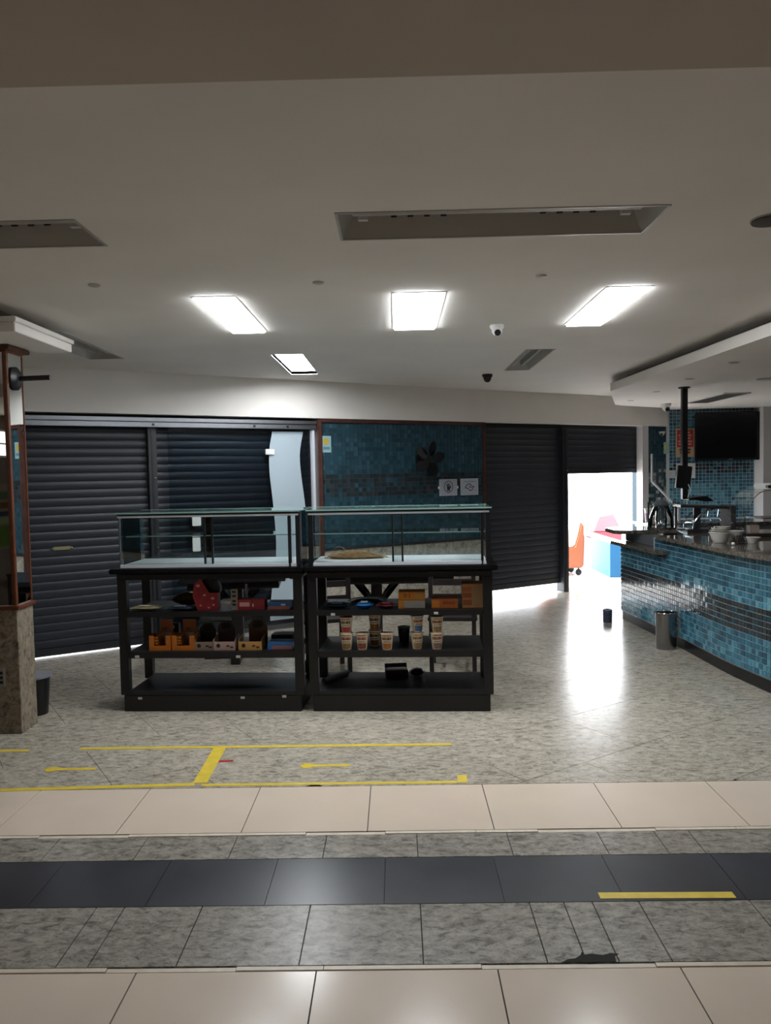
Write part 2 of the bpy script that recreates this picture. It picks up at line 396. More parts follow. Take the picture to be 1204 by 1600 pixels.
left = soft([(429, 668), (424, 690), (422, 710), (423, 740), (428, 780), (432, 820), (434, 850), (433, 880), (427, 920), (424, 960)]); right = soft([(477, 668), (471, 700), (470, 715), (473, 745), (478, 780), (482, 820), (484, 850), (482, 890), (476, 930), (474, 960)])
mbw = MB(); n = len(zz)
mbw.add([(x, .009, z) for x, z in left]+[(x, .009, z) for x, z in right]+[(x, .011, z) for x, z in left]+[(x, .011, z) for x, z in right],
        [(i, n+i, n+i+1, i+1) for i in range(n-1)]+[(2*n+i, 2*n+i+1, 3*n+i+1, 3*n+i) for i in range(n-1)]+[(i, i+1, 2*n+i+1, 2*n+i) for i in range(n-1)]+[(n+i, 3*n+i, 3*n+i+1, n+i+1) for i in range(n-1)])
tag(mbw.build('frosted_wave', frost, gd), 'frosted white wave film')
for px, py, w_, h_ in ((423, 706, .05, .03), (308, 811, .045, .07), (308, 836, .045, .02), (308, 851, .04, .07)):
    s, z = wpx(px, py); MB().box(s+2.6-w_, s+2.6+w_, -.012, -.001, z-h_, z+h_).build('glass_clamp', white_pl, gd, bevel=.004)
MB().box(.64, 1.56, -.018, .024, .012, .058).build('bottom_rail', alu, gd, bevel=.003)
MB().box(0, .6, -.012, .018, .012, .052).build('bottom_rail', alu, gd, bevel=.003)
MB().box(1.545, 1.575, -.03, .03, 0, 2.12).build('frame_post', alu_white, gd, bevel=.003)
tr = wthing('door_track', 'grey aluminium sliding track running under the white beam', 'door track', -4.7, -.0, 2.125)
MB().box(0, 3.685, -.04, .045, .052, .088).build('upper_rail', alu, tr, bevel=.004)
MB().box(0, 3.685, -.025, .045, 0, .045).build('lower_rail', alu, tr, bevel=.004)
MB().box(0, 3.685, 0, .04, .044, .053).build('groove', black_m, tr)
for q in (1.95, 2.98, 3.35): MB().box(q-.012, q+.012, -.03, -.024, .012, .034).build('roller_clip', black_m, tr)

# ------------------------------------------------------------------ lights and things on the ceiling
def fixture(key, label, lit, tubes=0, axis='y'):
    x0, x1, y0, y1 = FIX[key]; r = thing('ceiling_light', label, 'ceiling light', ((x0+x1)/2, (y0+y1)/2, C), 0, 'lit ceiling panels' if lit else 'unlit ceiling fixtures')
    w, d = (x1-x0)/2, (y1-y0)/2; e = .012
    fr = MB(); fr.box(-w-e, w+e, -d-e, -d, -.004, .03); fr.box(-w-e, w+e, d, d+e, -.004, .03); fr.box(-w-e, -w, -d, d, -.004, .03); fr.box(w, w+e, -d, d, -.004, .03)
    fr.build('frame', white_pl if lit else fixture_m, r)
    if lit:
        MB().box(-w+.003, w-.003, -d+.003, d-.003, -.014 if key != 'l4' else .03, .04).build('diffuser', lamp_on, r)
    else:
        t = MB(); t.box(-w, w, -d, d, .09, .1); a = .05
        t.add([(-w, -d, 0), (w, -d, 0), (w-a, -d+a, .09), (-w+a, -d+a, .09)], [(0, 1, 2, 3)]); t.add([(-w, d, 0), (w, d, 0), (w-a, d-a, .09), (-w+a, d-a, .09)], [(0, 1, 2, 3)])
        t.add([(-w, -d, 0), (-w, d, 0), (-w+a, d-a, .09), (-w+a, -d+a, .09)], [(0, 1, 2, 3)]); t.add([(w, -d, 0), (w, d, 0), (w-a, d-a, .09), (w-a, -d+a, .09)], [(0, 1, 2, 3)])
        t.build('reflector', fixture_m, r)
        if w > d:
            MB().prism([(-.03, .09), (.03, .09), (.012, .045), (-.012, .045)], -w+.05, w-.05, M=Matrix(((0,0,1,0),(1,0,0,0),(0,1,0,0),(0,0,0,1)))).build('ridge', fixture_m, r)
            for sx in (-1, 1):
                for yy in (-d*.5, d*.5):
                    MB().box(sx*(w-.09)-.02, sx*(w-.09)+.02, yy-.012, yy+.012, .05, .09).build('lamp_socket', white_pl, r)
                for q in range(4): MB().box(sx*(w-.22-.07*q)-.012, sx*(w-.22-.07*q)+.012, d*.62, d*.62+.012, .07, .09).build('vent_hole', black_m, r)
        else:
            for xx in (-w*.45, w*.35): MB().prism([(-.02, .09), (.02, .09), (.012, .03), (-.012, .03)], -d+.06, d-.06, M=Matrix.Translation((xx, 0, 0)) @ Matrix(((1,0,0,0),(0,0,1,0),(0,1,0,0),(0,0,0,1)))).build('ridge', fixture_m, r)
    return r
fixture('l1', 'lit ceiling panel in the left of the near row of three', True)
fixture('l2', 'lit ceiling panel in the middle of the near row of three', True)
fixture('l3', 'lit ceiling panel in the right of the near row of three', True)
fixture('l4', 'lone lit ceiling panel nearest the white beam', True)
fixture('tr', 'long unlit fluorescent trough spanning above the middle of the hall', False)
fixture('tl', 'long unlit fluorescent trough cut by the left photo edge', False)
fixture('l5', 'short unlit ceiling fixture between the two ceiling cameras', False)
fixture('l6', 'unlit ceiling fixture beside the pillar capital', False)
def cctv(loc, label, white=True, sc=1.0, dirv=(0, -1, -.5)):
    r = thing('security_camera', label, 'camera', loc, 0, 'security cameras'); m = white_pl if white else black_m
    MB().lathe([(.05*sc, 0), (.05*sc, -.012*sc), (.042*sc, -.03*sc), (0, -.03*sc)], n=20).build('base', m, r, True)
    MB().lathe([(0, -.075*sc), (.02*sc, -.07*sc), (.035*sc, -.05*sc), (.037*sc, -.03*sc), (.02*sc, -.01*sc)], n=20).build('ball', m, r, True)
    d = Vector(dirv).normalized(); q = d.to_track_quat('Z', 'Y').to_matrix().to_4x4()
    MB().lathe([(.022*sc, 0), (.022*sc, .008*sc), (0, .01*sc)], Vector((0, 0, -.04*sc))+d*.034*sc, 16, M=q).build('lens', black_m, r, True)
    return r
def cp(x, y, z=C): return onz(x, y, z)
cctv(cp(776, 508), 'white dome camera on the ceiling near the middle lit panel', True, 1.0)
cctv(cp(761, 585), 'small black dome camera on the ceiling before the white beam', False, 1.1)
for (x, y), lab in (((147, 445), 'small round detector on the ceiling left of the left lit panel'), ((497, 441), 'small round detector on the ceiling between left and middle lit panels'), ((845, 431), 'small round detector on the ceiling between middle and right lit panels')):
    tag(MB().lathe([(.03, 0), (.03, -.005), (.022, -.009), (0, -.009)], cp(x, y), 20).build('smoke_detector', fixture_m, smooth=True), lab, 'detector', 'small round ceiling detectors')
r = thing('ceiling_speaker', 'round dark ceiling disc cut by the right photo edge', 'ceiling disc', cp(1204, 342))
MB().lathe([(.075, 0), (.075, -.012), (.06, -.016), (0, -.016)], n=28).build('grille', pm('speaker_grey', '#4a4642', .7), r, True)
MB().lathe([(.08, 0), (.08, -.005), (.075, -.006), (.075, 0)], n=28).build('rim', fixture_m, r, True)

# ------------------------------------------------------------------ dropped ceiling over the bar
SZ = 2.48
def sp(x, y): q = onz(x, y, SZ); return (q.x, q.y)
so = [(2.50, 2.6), (2.46, 5.1), (2.35, 8.2), (2.34, 8.42), (2.40, 8.62), (2.88, 10.15), (3.0, 10.3), (3.75, 10.85), (CX+.02, CY-.1), (XR-.01, CY-.17), (XR-.01, 2.6)]
soff = struct(MB().prism(so, SZ, SZ+.085).build('ceiling_bar', white_paint))
so2 = [(2.68, 2.8), (2.64, 5.1), (2.53, 8.2), (2.52, 8.4), (2.58, 8.6), (3.05, 10.1), (3.8, 10.65), (CX+.1, CY-.25), (XR-.2, CY-.3), (XR-.2, 2.8)]
MB().prism(so2, SZ+.086, C).build('cove_riser', pm('cove_shade', '#6d6a6c', .8), soff)  # darker riser colour paints in the shadow gap between soffit slab and ceiling
for (x, y), lab in (((1025, 612), 'small soffit downlight left of the hanging pole'), ((1077, 592), 'small soffit downlight just above the hanging pole'), ((1146, 566), 'small soffit downlight nearest the right edge'), ((985, 626), 'small soffit downlight nearest the white beam')):
    q = onz(x, y, SZ); r = thing('downlight', lab, 'downlight', q, 0, 'soffit downlights')
    MB().lathe([(.04, 0), (.04, -.004), (.028, -.006)], n=20).build('ring', fixture_m, r, True); MB().lathe([(.027, -.001), (0, -.001)], n=20).build('bulb', black_m, r)
q = onz(1197, 592, SZ); r = thing('downlight', 'larger dark soffit downlight at the right photo edge', 'downlight', q, 0, 'soffit downlights')
MB().lathe([(.09, 0), (.09, -.004), (.07, -.008)], n=24).build('ring', fixture_m, r, True); MB().lathe([(.069, -.001), (0, -.001)], n=20).build('bulb', black_m, r)
a, b = onz(1080, 629, SZ), onz(1160, 613, SZ)
r = thing('soffit_fixture', 'flat rectangular light fixture in the bar soffit behind the pole', 'light fixture', ((a.x+b.x)/2, (a.y+b.y)/2, SZ))
MB().box(-.16, .16, -.6, .6, -.012, 0).build('frame', white_pl, r, bevel=.003); MB().box(-.13, .13, -.57, .57, -.0135, -.0121).build('louvre', pm('louvre_grey', '#55524f', .4, .4), r)

# ------------------------------------------------------------------ pillar with mirrors
PX, PY0, PY1 = -2.44, 4.84, 5.06; PL = -3.3
pil = thing('pillar', 'granite based pillar with mirror panels and brown wood trim', 'pillar', (PX, PY0, 0))
W_ = PX-PL; D_ = PY1-PY0
MB().box(-W_, 0, 0, D_, 0, .805).build('granite_base', granite('granite_pillar', '#857a6c', '#564d43', '#a0937f', .4, 1.5), pil, bevel=.003)
MB().box(-W_-.02, .018, -.018, D_+.018, .806, .832).build('ledge', wood, pil, bevel=.004)
MB().box(-W_+.01, -.012, .012, D_-.012, .833, 2.47).build('core', post_m, pil)
MB().box(-W_, -.027, .004, .0115, .833, 2.44).build('mirror_panel', mirror_m, pil)
MB().box(-.0115, -.004, .031, D_-.017, .833, 2.44).build('mirror_panel', mirror_m, pil)
for x0, x1, y0, y1 in ((-.026, 0, -.003, .03), (-.03, 0, D_-.016, D_+.003), (-W_, -W_+.04, -.003, .034)):
    MB().box(x0, x1, y0, y1, .833, 2.44).build('corner_trim', wood, pil, bevel=.004)
MB().prism([(-W_, -.0), (.0, -.0), (.0, D_), (-W_, D_)], 2.441, 2.455).build('cornice', wood, pil)
MB().box(-W_-.03, .035, -.035, D_+.035, 2.456, 2.485).build('cornice', wood, pil, bevel=.006)
r = thing('pillar_capital', 'white stepped capital slab around the pillar top', 'capital', (-2.17, 4.42, 2.486))
MB().box(-1.4, 0, 0, .78, 0, .055).build('lower_slab', white_paint, r, bevel=.004); MB().box(-1.4, .012, -.012, .792, .056, .085).build('upper_slab', white_paint, r, bevel=.004)
MB().box(-1.25, -.16, .16, .62, .086, C-2.486).build('neck', pm('neck_shade', '#4b4744', .9), r)  # dark neck colour stands in for the shadow gap over the capital
r = thing('fan_bracket', 'black round wall bracket with a short rod on the pillar mirror', 'bracket', (PX, 4.945, 2.285))
MB().lathe([(.075, 0), (.075, .01), (.05, .03), (.02, .035), (0, .035)], n=24, M=Matrix.Rotation(math.pi/2, 4, 'Y')).build('disc', black_m, r, True)
MB().tube([(.03, 0, 0), (.23, 0, .004)], .0165, 12).build('rod', black_m, r, True)
r = thing('wall_socket', 'small grey socket plate low on the pillar granite', 'socket', (-2.555, PY0, .37))
MB().box(-.025, .025, -.008, 0, -.06, .06).build('plate', pm('socket_grey', '#8b8780', .5), r, bevel=.003)
for q in (-.03, 0, .03): MB().box(-.012, .012, -.01, -.008, q-.01, q+.01).build('outlet', black_m, r)
r = thing('waste_bin', 'black plastic waste bin with grey rim behind the pillar', 'bin', (-2.545, 5.27, 0))
MB().lathe([(.075, 0), (.095, .26), (.09, .26), (.072, .01), (0, .01)], n=24).build('bucket', black_m, r, True)
MB().lathe([(.093, .255), (.108, .262), (.108, .275), (.09, .275)], n=24).build('rim', pm('rim_grey', '#7c7f86', .4), r, True)

# ------------------------------------------------------------------ display counters
DA = math.atan2(-.127, 2.58); DO = Vector((-1.953, 5.281, 0))
DU = Vector((math.cos(DA), math.sin(DA), 0)); DN = Vector((math.sin(DA), -math.cos(DA), 0))
DM = Matrix.Translation(DO) @ Matrix.Rotation(DA, 4, 'Z')
def dpx(x, y, dep=0):          # pixel -> (s, z) on the counter plane at depth dep
    P = DO-DN*dep; q = onpl(x, y, P, DN)-P; return q.dot(DU), q.z
tray_m = pm('white_tray', '#c7cbd0', .35)
tag_m = pm('price_tag', '#b9b9b9', .5)
def counter(label, s0, w, bars, posts, tags, oh):
    r = thing('display_counter', label, 'display counter', DM @ Vector((s0, 0, 0)), DA, 'glass topped display counters'); D = .5
    lw = .062
    for x, y in ((0, 0), (w-lw, 0), (0, D-.055), (w-lw, D-.055)): MB().box(x, x+lw, y, y+.055, .118, .925).build('leg', blackwood, r, bevel=.003)
    MB().box(.02, w-.022, .004, D-.03, 0, .117).build('plinth', blackwood, r, bevel=.004)
    MB().box(lw+.001, w-lw-.001, .001, D-.002, .119, .145).build('base_shelf', blackwood, r)
    for z0, z1 in ((.664, .70), (.375, .42)): MB().box(lw+.001, w-lw-.001, .004, D-.004, z0, z1).build('shelf', blackwood, r, bevel=.002)
    MB().box(-.002, w+.002, -.002, D+.002, .926, .964).build('apron', blackwood, r, bevel=.003)
    MB().box(-oh[0], w+oh[1], -.03, D+.03, .97, 1.004).build('countertop', pm('black_granite', '#141315', .06, noise=.4, nscale=60), r, bevel=.006)
    MB().box(.03, w-.03, .02, D-.05, 1.005, 1.028).build('tray', tray_m, r, bevel=.003)
    zt = 1.392; gx0, gx1, gy0, gy1 = .012, w-.012, .012, D-.02
    def pane(nm, *a): return MB().box(*a).build(nm, glass_m, r)
    pane('side_glass', gx0, gx0+.006, gy0+.02, gy1, 1.006, zt-.008); pane('side_glass', gx1-.006, gx1, gy0+.02, gy1, 1.006, zt-.008)
    pane('back_glass', gx0+.007, gx1-.007, gy1-.006, gy1, 1.006, zt-.008)
    tp = pane('top_glass', gx0-.012, gx1+.012, gy0-.01, gy1+.01, zt-.007, zt)
    MB().box(gx0-.013, gx1+.013, gy0-.016, gy0-.011, zt-.008, zt+.001).build('edge_band', glass_edge, tp)
    MB().box(gx0-.013, gx1+.013, gy1+.011, gy1+.014, zt-.008, zt+.001).build('edge_band', glass_edge, tp)
    gs = pane('glass_shelf', gx0+.01, gx1-.01, gy0+.12, gy1-.03, 1.215, 1.221); MB().box(gx0+.01, gx1-.01, gy0+.115, gy0+.12, 1.214, 1.222).build('edge_band', glass_edge, gs)
    a, b = bars
    pane('sliding_door', gx0+.03, b, gy0+.004, gy0+.009, 1.03, zt-.03); pane('sliding_door', a, gx1-.04, gy0+.014, gy0+.019, 1.03, zt-.03)
    for q in (a, b): MB().box(q-.006, q+.006, gy0+.002, gy0+.02, 1.03, zt-.03).build('door_edge', black_m, r)
    MB().box(gx0+.002, gx1-.002, gy0-.005, gy0+.024, zt-.036, zt-.022).build('top_rail', alu_white, r, bevel=.002)
    MB().box(gx0, gx1, gy0-.004, gy0+.026, zt-.0215, zt-.009).build('top_frame', black_m, r, bevel=.002)
    MB().box(gx0+.01, gx1-.01, gy0, gy0+.024, 1.006, 1.03).build('bottom_rail', alu_white, r, bevel=.002)
    for x0, x1 in posts: MB().box(x0, x1, gy0-.002, gy0+.026, 1.006, zt-.011).build('corner_post', black_m, r, bevel=.003)
    MB().box(gx0+.008, gx0+.016, gy0+.003, gy0+.02, 1.03, zt-.034).build('corner_post', alu, r)
    for px, py in tags:
        s, z = dpx(px, py); MB().box(s-s0-.014, s-s0+.014, -.004, .0035 if z > .15 else .0005, z-.008, z+.008).build('price_tag', tag_m, r)
    return r
counter('left glass topped black display counter with orange snack boxes', 0, 1.295, (.623, .676), ((1.205, 1.225), (1.258, 1.285)), ((214, 1026), (372, 1026), (219, 1091), (379, 1090), (444, 1088)), (.045, .016))
counter('right glass topped black display counter with noodle cups', 1.333, 1.257, (.59, .655), ((.012, .045), (1.185, 1.202), (1.217, 1.25)), ((520, 960), (681, 958)), (.016, .036))

# ------------------------------------------------------------------ goods on the shelves
def at_shelf(px0, px1, zs, dep):
    yy = 950 if zs > .6 else (1020 if zs > .3 else 1060)
    s0, _ = dpx(px0, yy, dep); s1, _ = dpx(px1, yy, dep); return s0, s1
def hgt(px, ytop, ybot, dep): return dpx(px, ytop, dep)[1]-dpx(px, ybot, dep)[1]
def goods(name, label, cat, px0, px1, zs, dep, group=None, rz=0):
    s0, s1 = at_shelf(px0, px1, zs, dep)
    return thing(name, label, cat, DM @ Vector(((s0+s1)/2, dep, zs+.001)), DA+rz, group), s1-s0
ABOVE, MIDS, BASE = .70, .42, .145
def carton(label, px0, px1, zs, dep, h, d, col, panels=(), name='carton', rz=0, group='boxes on the shelves', cat='box'):
    r, w = goods(name, label, cat, px0, px1, zs, dep, group, rz); m = pm('card_'+col, col, .55, noise=.08, nscale=25)
    MB().box(-w/2, w/2, 0, d, 0, h).build('body', m, r, bevel=.0015)
    for x0, x1, z0, z1, c in panels: MB().box(-w/2+x0*w, -w/2+x1*w, -.0012, -.0002, z0*h, z1*h).build('print_panel', pm('print_'+c, c, .5), r)
    MB().box(-w/2+.002, w/2-.002, d*.48, d*.52, h, h+.0012).build('lid_flap', m, r)
    return r
def packet(label, px0, px1, zs, dep, h, d, col, col2=None, rz=0, group='snack packets on the shelves', z=0):
    r, w = goods('snack_packet', label, 'packet', px0, px1, zs, dep, group, rz); r.location.z += z
    m = pm('foil_'+col, col, .25, .25, noise=.2, nscale=30)
    mb = MB(); n, k = 11, 7; rnd = random.Random(len(label)*3+px0); vs = []; fs = []
    for sgn in (1, -1):
        for i in range(n):
            for j in range(k):
                u, v = i/(n-1), j/(k-1); b = (math.sin(math.pi*u)*math.sin(math.pi*v))**.45
                vs.append((-w/2+u*w, v*d, h/2+sgn*h/2*b*(1 if sgn < 0 else rnd.uniform(.82, 1))))
    for q in (0, n*k):
        for i in range(n-1):
            for j in range(k-1): fs.append((q+i*k+j, q+(i+1)*k+j, q+(i+1)*k+j+1, q+i*k+j+1))
    mb.add(vs, fs).build('pouch', m, r, True)
    for sx in (-1, 1): MB().box(sx*w/2-.006, sx*w/2+.006, .004, d-.004, h/2-.001, h/2+.001).build('seal', m, r)
    if col2: MB().box(-w*.22, w*.22, d*.05, d*.4, h*.83, h*1.0).build('print_panel', pm('print_'+col2, col2, .4), r, bevel=.002)
    return r
# left counter, upper shelf
packet('thin cream packet at the left end of the upper shelf', 203, 246, ABOVE, .03, .04, .11, '#b5aa84', '#d5d0c0')
packet('flat dark blue packet right of the thin cream packet', 259, 300, ABOVE, .03, .036, .1, '#3a4352', '#6a7384')
packet('olive yellow bag lying behind the flat dark packet', 268, 312, ABOVE, .2, .1, .16, '#6b5718', None)
r, w = goods('display_box', 'tall red display box with a dark cut-out opening', 'box', 309, 340, ABOVE, .06, 'boxes on the shelves', .12)
redc = pm('red_card', '#8c1f27', .5, noise=.15, nscale=20); pink = pm('pink_print', '#c98f90', .5)
MB().box(-w/2, w/2, 0, .12, 0, .115).build('tray', redc, r, bevel=.002)
pts = [(w*.5*math.cos(t)*1.15, .14+.07*math.sin(t)) for t in [i*math.pi*2/20 for i in range(20)]]
XZ = Matrix(((1,0,0,0),(0,0,1,0),(0,1,0,0),(0,0,0,1)))
MB().prism([(-w*.72, .10), (-w*.5, .0), (w*.5, 0), (w*.5, .12), (w*.1, .12), (-w*.3, .22), (-w*.62, .19)], -.002, .0, M=XZ).build('front_panel', redc, r)
MB().prism(pts, .05, .14, M=XZ).build('dark_bag', pm('dark_brown_foil', '#1b1312', .4), r, True)
for x0, z0, q in ((-.45, .165, .02), (-.15, .1, .016), (.25, .075, .018), (.28, .03, .014), (-.35, .03, .012), (.05, .012, .014)):
    MB().box(w*x0-q/2, w*x0+q*.6, -.0035, -.0021, z0, z0+q*.8).build('print_panel', pink, r)
r, w = goods('price_stand', 'narrow grey card stand with two short arms', 'stand', 361, 371, ABOVE, .06)
gm = pm('grey_card', '#8a847c', .6)
MB().box(-w/2, w/2, 0, .02, 0, .145).build('upright', gm, r)
for z in (.018, .06): MB().box(-w/2-.06, -w/2, .002, .018, z, z+.018).build('arm', gm, r)
for z in (.03, .055, .09, .12): MB().box(-w*.28, w*.28, -.0012, -.0002, z, z+.014).build('print_panel', black_m, r)
carton('red box with pale print beside the narrow card stand', 371, 393, ABOVE, .05, .072, .1, '#86202a', ((.15, .85, .35, .75, '#c58f8c'),))
carton('plain red box with one pale dot beside the blue box', 394, 413, ABOVE, .05, .074, .1, '#7d1f25', ((.0, .12, .3, .6, '#b9a58a'),))
r, w = goods('paper_strip', 'curled white paper strip standing behind the red boxes', 'paper', 383, 389, ABOVE, .2)
for i in range(4): MB().box(-.008+i*-.002, .008+i*-.002, .004*i, .004*i+.002, .04*i, .04*(i+1)).build('fold', white_pl, r)
carton('flat blue box with an orange picture on the upper shelf', 418, 453, ABOVE, .05, .05, .13, '#28507f', ((.02, .98, .04, .48, '#8b5345'), (.6, .8, .6, .8, '#b9c4cf')))
# left counter, lower shelf
def dispbox(label, px0, px1):
    r, w = goods('display_box', label, 'box', px0, px1, MIDS, .04, 'orange display boxes'); o = pm('orange_card', '#b9671c', .55, noise=.1, nscale=20)
    MB().box(-w/2, w/2, 0, .003, 0, .035).build('front_panel', o, r); MB().box(-w/2, -w/2+.035, .0005, .0035, .035, .105).build('front_panel', o, r); MB().box(w/2-.035, w/2, .0005, .0035, .035, .105).build('front_panel', o, r)
    MB().box(-w/2, -w/2+.003, .004, .11, 0, .105).build('side_panel', o, r); MB().box(w/2-.003, w/2, .004, .11, 0, .105).build('side_panel', o, r)
    MB().box(-w/2, w/2, .107, .11, 0, .105).build('back_panel', o, r); MB().box(-w*.22, w*.38, .111, .114, 0, .20).build('header_card', pm('orange_brown', '#8f4d1c', .5, noise=.2, nscale=18), r)
    MB().box(-w*.1, w*.3, .1, .105, .03, .11).build('wrapper', pm('silver_foil', '#7f7873', .3, .5), r)
    MB().prism([(-.02, .135), (.0, .125), (.03, .145), (.0, .14)], .1095, .1108, M=XZ).build('print_panel', pm('brown_print', '#52260f', .5), r)
    for z in (.04, .06, .08): MB().box(-w*.3, -w*.12, .02, .1, z, z+.014).build('candy_bar', pm('orange_foil', '#c07a2a', .3, .2), r)
dispbox('orange snack display box, left of the two', 233.5, 267); dispbox('orange snack display box, right of the two', 269, 304)
carton('small dark blue box standing between the two orange display boxes', 266, 280, MIDS, .26, .15, .05, '#1d2c3d', ((.3, .6, .75, .9, '#b8bcc0'),))
def archtray(label, px0, px1, hpx0, hpx1, col, hcol, hh):
    r, w = goods('display_tray', label, 'tray', px0, px1, MIDS, .04, 'card trays with arched headers'); m = pm('card_'+col, col, .6, noise=.06, nscale=20); hm = pm('card_'+hcol, hcol, .6, noise=.15, nscale=20)
    MB().box(-w/2, w/2, 0, .003, 0, .06).build('front_panel', m, r); MB().box(-w/2, w/2, .004, .13, 0, .003).build('base', m, r)
    for sx in (-1, 1): MB().prism([(0, 0), (.13, 0), (.13, .09), (.02, .075), (0, .06)], sx*w/2-.0015, sx*w/2+.0015, M=Matrix(((0,0,1,0),(1,0,0,0),(0,1,0,0),(0,0,0,1)))).build('side_panel', m, r)
    s0, s1 = at_shelf(hpx0, hpx1, MIDS, .18); s2, s3 = at_shelf(px0, px1, MIDS, .04); x0 = s0-(s2+s3)/2; x1 = x0+(s1-s0); c = (x0+x1)/2; a = (x1-x0)/2
    outer = [(x0, 0), (x1, 0), (x1, hh*.72), (c+a*.62, hh), (c-a*.5, hh), (x0, hh*.78)]
    MB().prism(outer, .131, .134, M=XZ).build('header_card', hm, r)
    MB().prism([(c-a*.5, hh*.68), (c+a*.4, hh*.68), (c+a*.62, hh*.8), (c+a*.35, hh*.93), (c-a*.35, hh*.93), (c-a*.62, hh*.8)], .1295, .1309, M=XZ).build('handle_hole', pm('hole_dark', '#141112', .8), r)
    MB().lathe([(.014, 0), (.014, .001), (0, .001)], (-w*.28, 0, .033), 14, M=Matrix.Rotation(math.pi/2, 4, 'X')).build('print_panel', black_m, r)
    for q in (.1, .28): MB().box(w*q, w*q+.022, -.0012, -.0002, .03-q*.05, .042-q*.05).build('print_panel', hm, r)
archtray('greyish card tray with a dark arched header next to the orange boxes', 305, 332.5, 314, 339, '#8a7565', '#1d1816', .17)
archtray('pink card tray with a plum arched header in the middle', 334, 367, 342, 369, '#b0918b', '#3a2a2c', .185)
archtray('yellow card tray with a brown arched header', 373, 408, 390, 419, '#b58a4c', '#4b3325', .20)
carton('flat blue box with pinkish print on the lower shelf', 418, 457, MIDS, .05, .05, .13, '#2f66a6', ((.18, .98, .04, .55, '#9b6a66'),))
carton('dark red box lying behind the flat blue box', 424, 457, MIDS, .24, .065, .14, '#30150f', ((.05, .95, .3, .42, '#5b3a34'),))
# right counter, upper shelf
packet('dark glossy packet heap at the left of the right counter', 507, 545, ABOVE, .04, .045, .12, '#171b26', '#2b3b58')
packet('dark plum packet lying flat behind the blue packet', 545, 602, ABOVE, .26, .04, .14, '#2c161b', None)
packet('shiny bright blue packet on the upper shelf', 556, 581, ABOVE, .03, .055, .09, '#2468b0', '#a8c4dd')
packet('small dark red foil packet beside the orange boxes', 588, 617, ABOVE, .03, .045, .09, '#54161f', '#7d3a40')
carton('orange box with a pale grey lower panel, under another box', 622, 664, ABOVE, .05, .058, .13, '#b0752a', ((.22, .99, .08, .92, '#8b8983'),))
r = carton('orange box with printed text rows on top of the pale panelled box', 622.5, 664, ABOVE, .052, .055, .13, '#b8741f', ((.2, .32, .3, .75, '#8a5415'), (.62, .95, .15, .85, '#b08140'), (.4, .44, .2, .8, '#7c4d18'))); r.location.z += .0605
carton('long low orange brown box in the middle of the shelf', 674, 715, ABOVE, .05, .065, .12, '#a55a1f', ((.02, .3, .1, .85, '#b97428'), (.42, .9, .45, .8, '#8a4518')))
carton('large square cardboard orange box near the right leg', 722, 755, ABOVE, .06, .165, .16, '#b5804f', ((.03, .45, .12, .35, '#8d4a2c'), (.03, .45, .42, .62, '#9c4f30'), (.03, .45, .68, .88, '#a15a34'), (.5, .98, .12, .92, '#9a7b58')))
# noodle cups
cupc = pm('cup_paper', '#d8c9b2', .45); lidm = pm('cup_lid', '#b99f86', .35, .1)
def cup(label, px, dep, z=0, band='#7a3d26', food='#9b6130', tilt=0, rz=0):
    s0, _ = dpx(px, 1020, dep)
    r = thing('noodle_cup', label, 'noodle cup', DM @ Vector((s0, dep, MIDS+.001+z)), DA+rz, 'instant noodle cups'); r.rotation_euler.x = tilt
    hh = .112
    def rad(t): return .031+.0125*t
    MB().lathe([(rad(0), 0), (rad(.05), .004), (rad(1), hh-.006), (rad(1)+.003, hh-.004), (rad(1)+.003, hh), (rad(1)-.001, hh)], n=24).build('cup_body', cupc, r, True)
    MB().lathe([(rad(1)+.002, hh), (rad(1)+.002, hh+.002), (0, hh+.003)], n=24).build('lid', lidm, r, True)
    def wrap(nm, t0, t1, a0, a1, m, e=.0006):
        mb = MB(); n = 10; vs = []
        for t in (t0, t1):
            for k in range(n+1):
                a = math.radians(a0+(a1-a0)*k/n-90); q = rad(t)+e; vs.append((q*math.cos(a), q*math.sin(a), t*hh))
        mb.add(vs, [(k, k+1, n+2+k, n+1+k) for k in range(n)]).build(nm, m, r, True)
    wrap('brand_band', .62, .8, -62, 48, pm('cup_'+band, band, .45)); wrap('food_picture', .08, .42, -52, 52, pm('cup_'+food, food, .5, noise=.35, nscale=60))
    wrap('text_strip', .47, .56, -40, 40, pm('cup_text', '#8f8474', .5), .0008); wrap('rim_print', .86, .93, -50, 40, pm('cup_'+food, food, .5), .0007)
    return r
st = .113
cup('lower cup of the leftmost noodle stack', 542, .06, 0, '#7a2f2a', '#8a6a3a'); cup('upper cup with red patch on the leftmost noodle stack', 542, .06, st, '#40502c', '#9c2f33')
cup('single reddish noodle cup right of the leftmost stack', 566, .06, 0, '#8f4a35', '#8b4630')
cup('lower cup of the noodle stack set further back', 586, .16, 0, '#4e3b2a', '#7b4f2c'); cup('upper cup of the noodle stack set further back', 586, .16, st, '#4a3427', '#94602c')
cup('single orange brown noodle cup in front of the back stack', 605, .05, 0, '#6b4a2c', '#a9672c')
cup('lower cup of the noodle stack with a blue edge', 651.5, .07, 0, '#7a5a26', '#9c7a4e', 0, .3); cup('upper tilted cup with a blue edge on the noodle stack', 652.5, .075, st+.002, '#8f4a26', '#3d639e', -.03, .45)
cup('lower cup of the rightmost noodle stack', 682.5, .06, 0, '#7f4d2b', '#85675a', 0, .2); cup('upper cup of the rightmost noodle stack', 683, .06, st, '#7d4427', '#8a6a48', 0, .2)
r, w = goods('dark_tumbler', 'plain dark brown tumbler behind the noodle cups', 'tumbler', 622, 641, MIDS, .3)
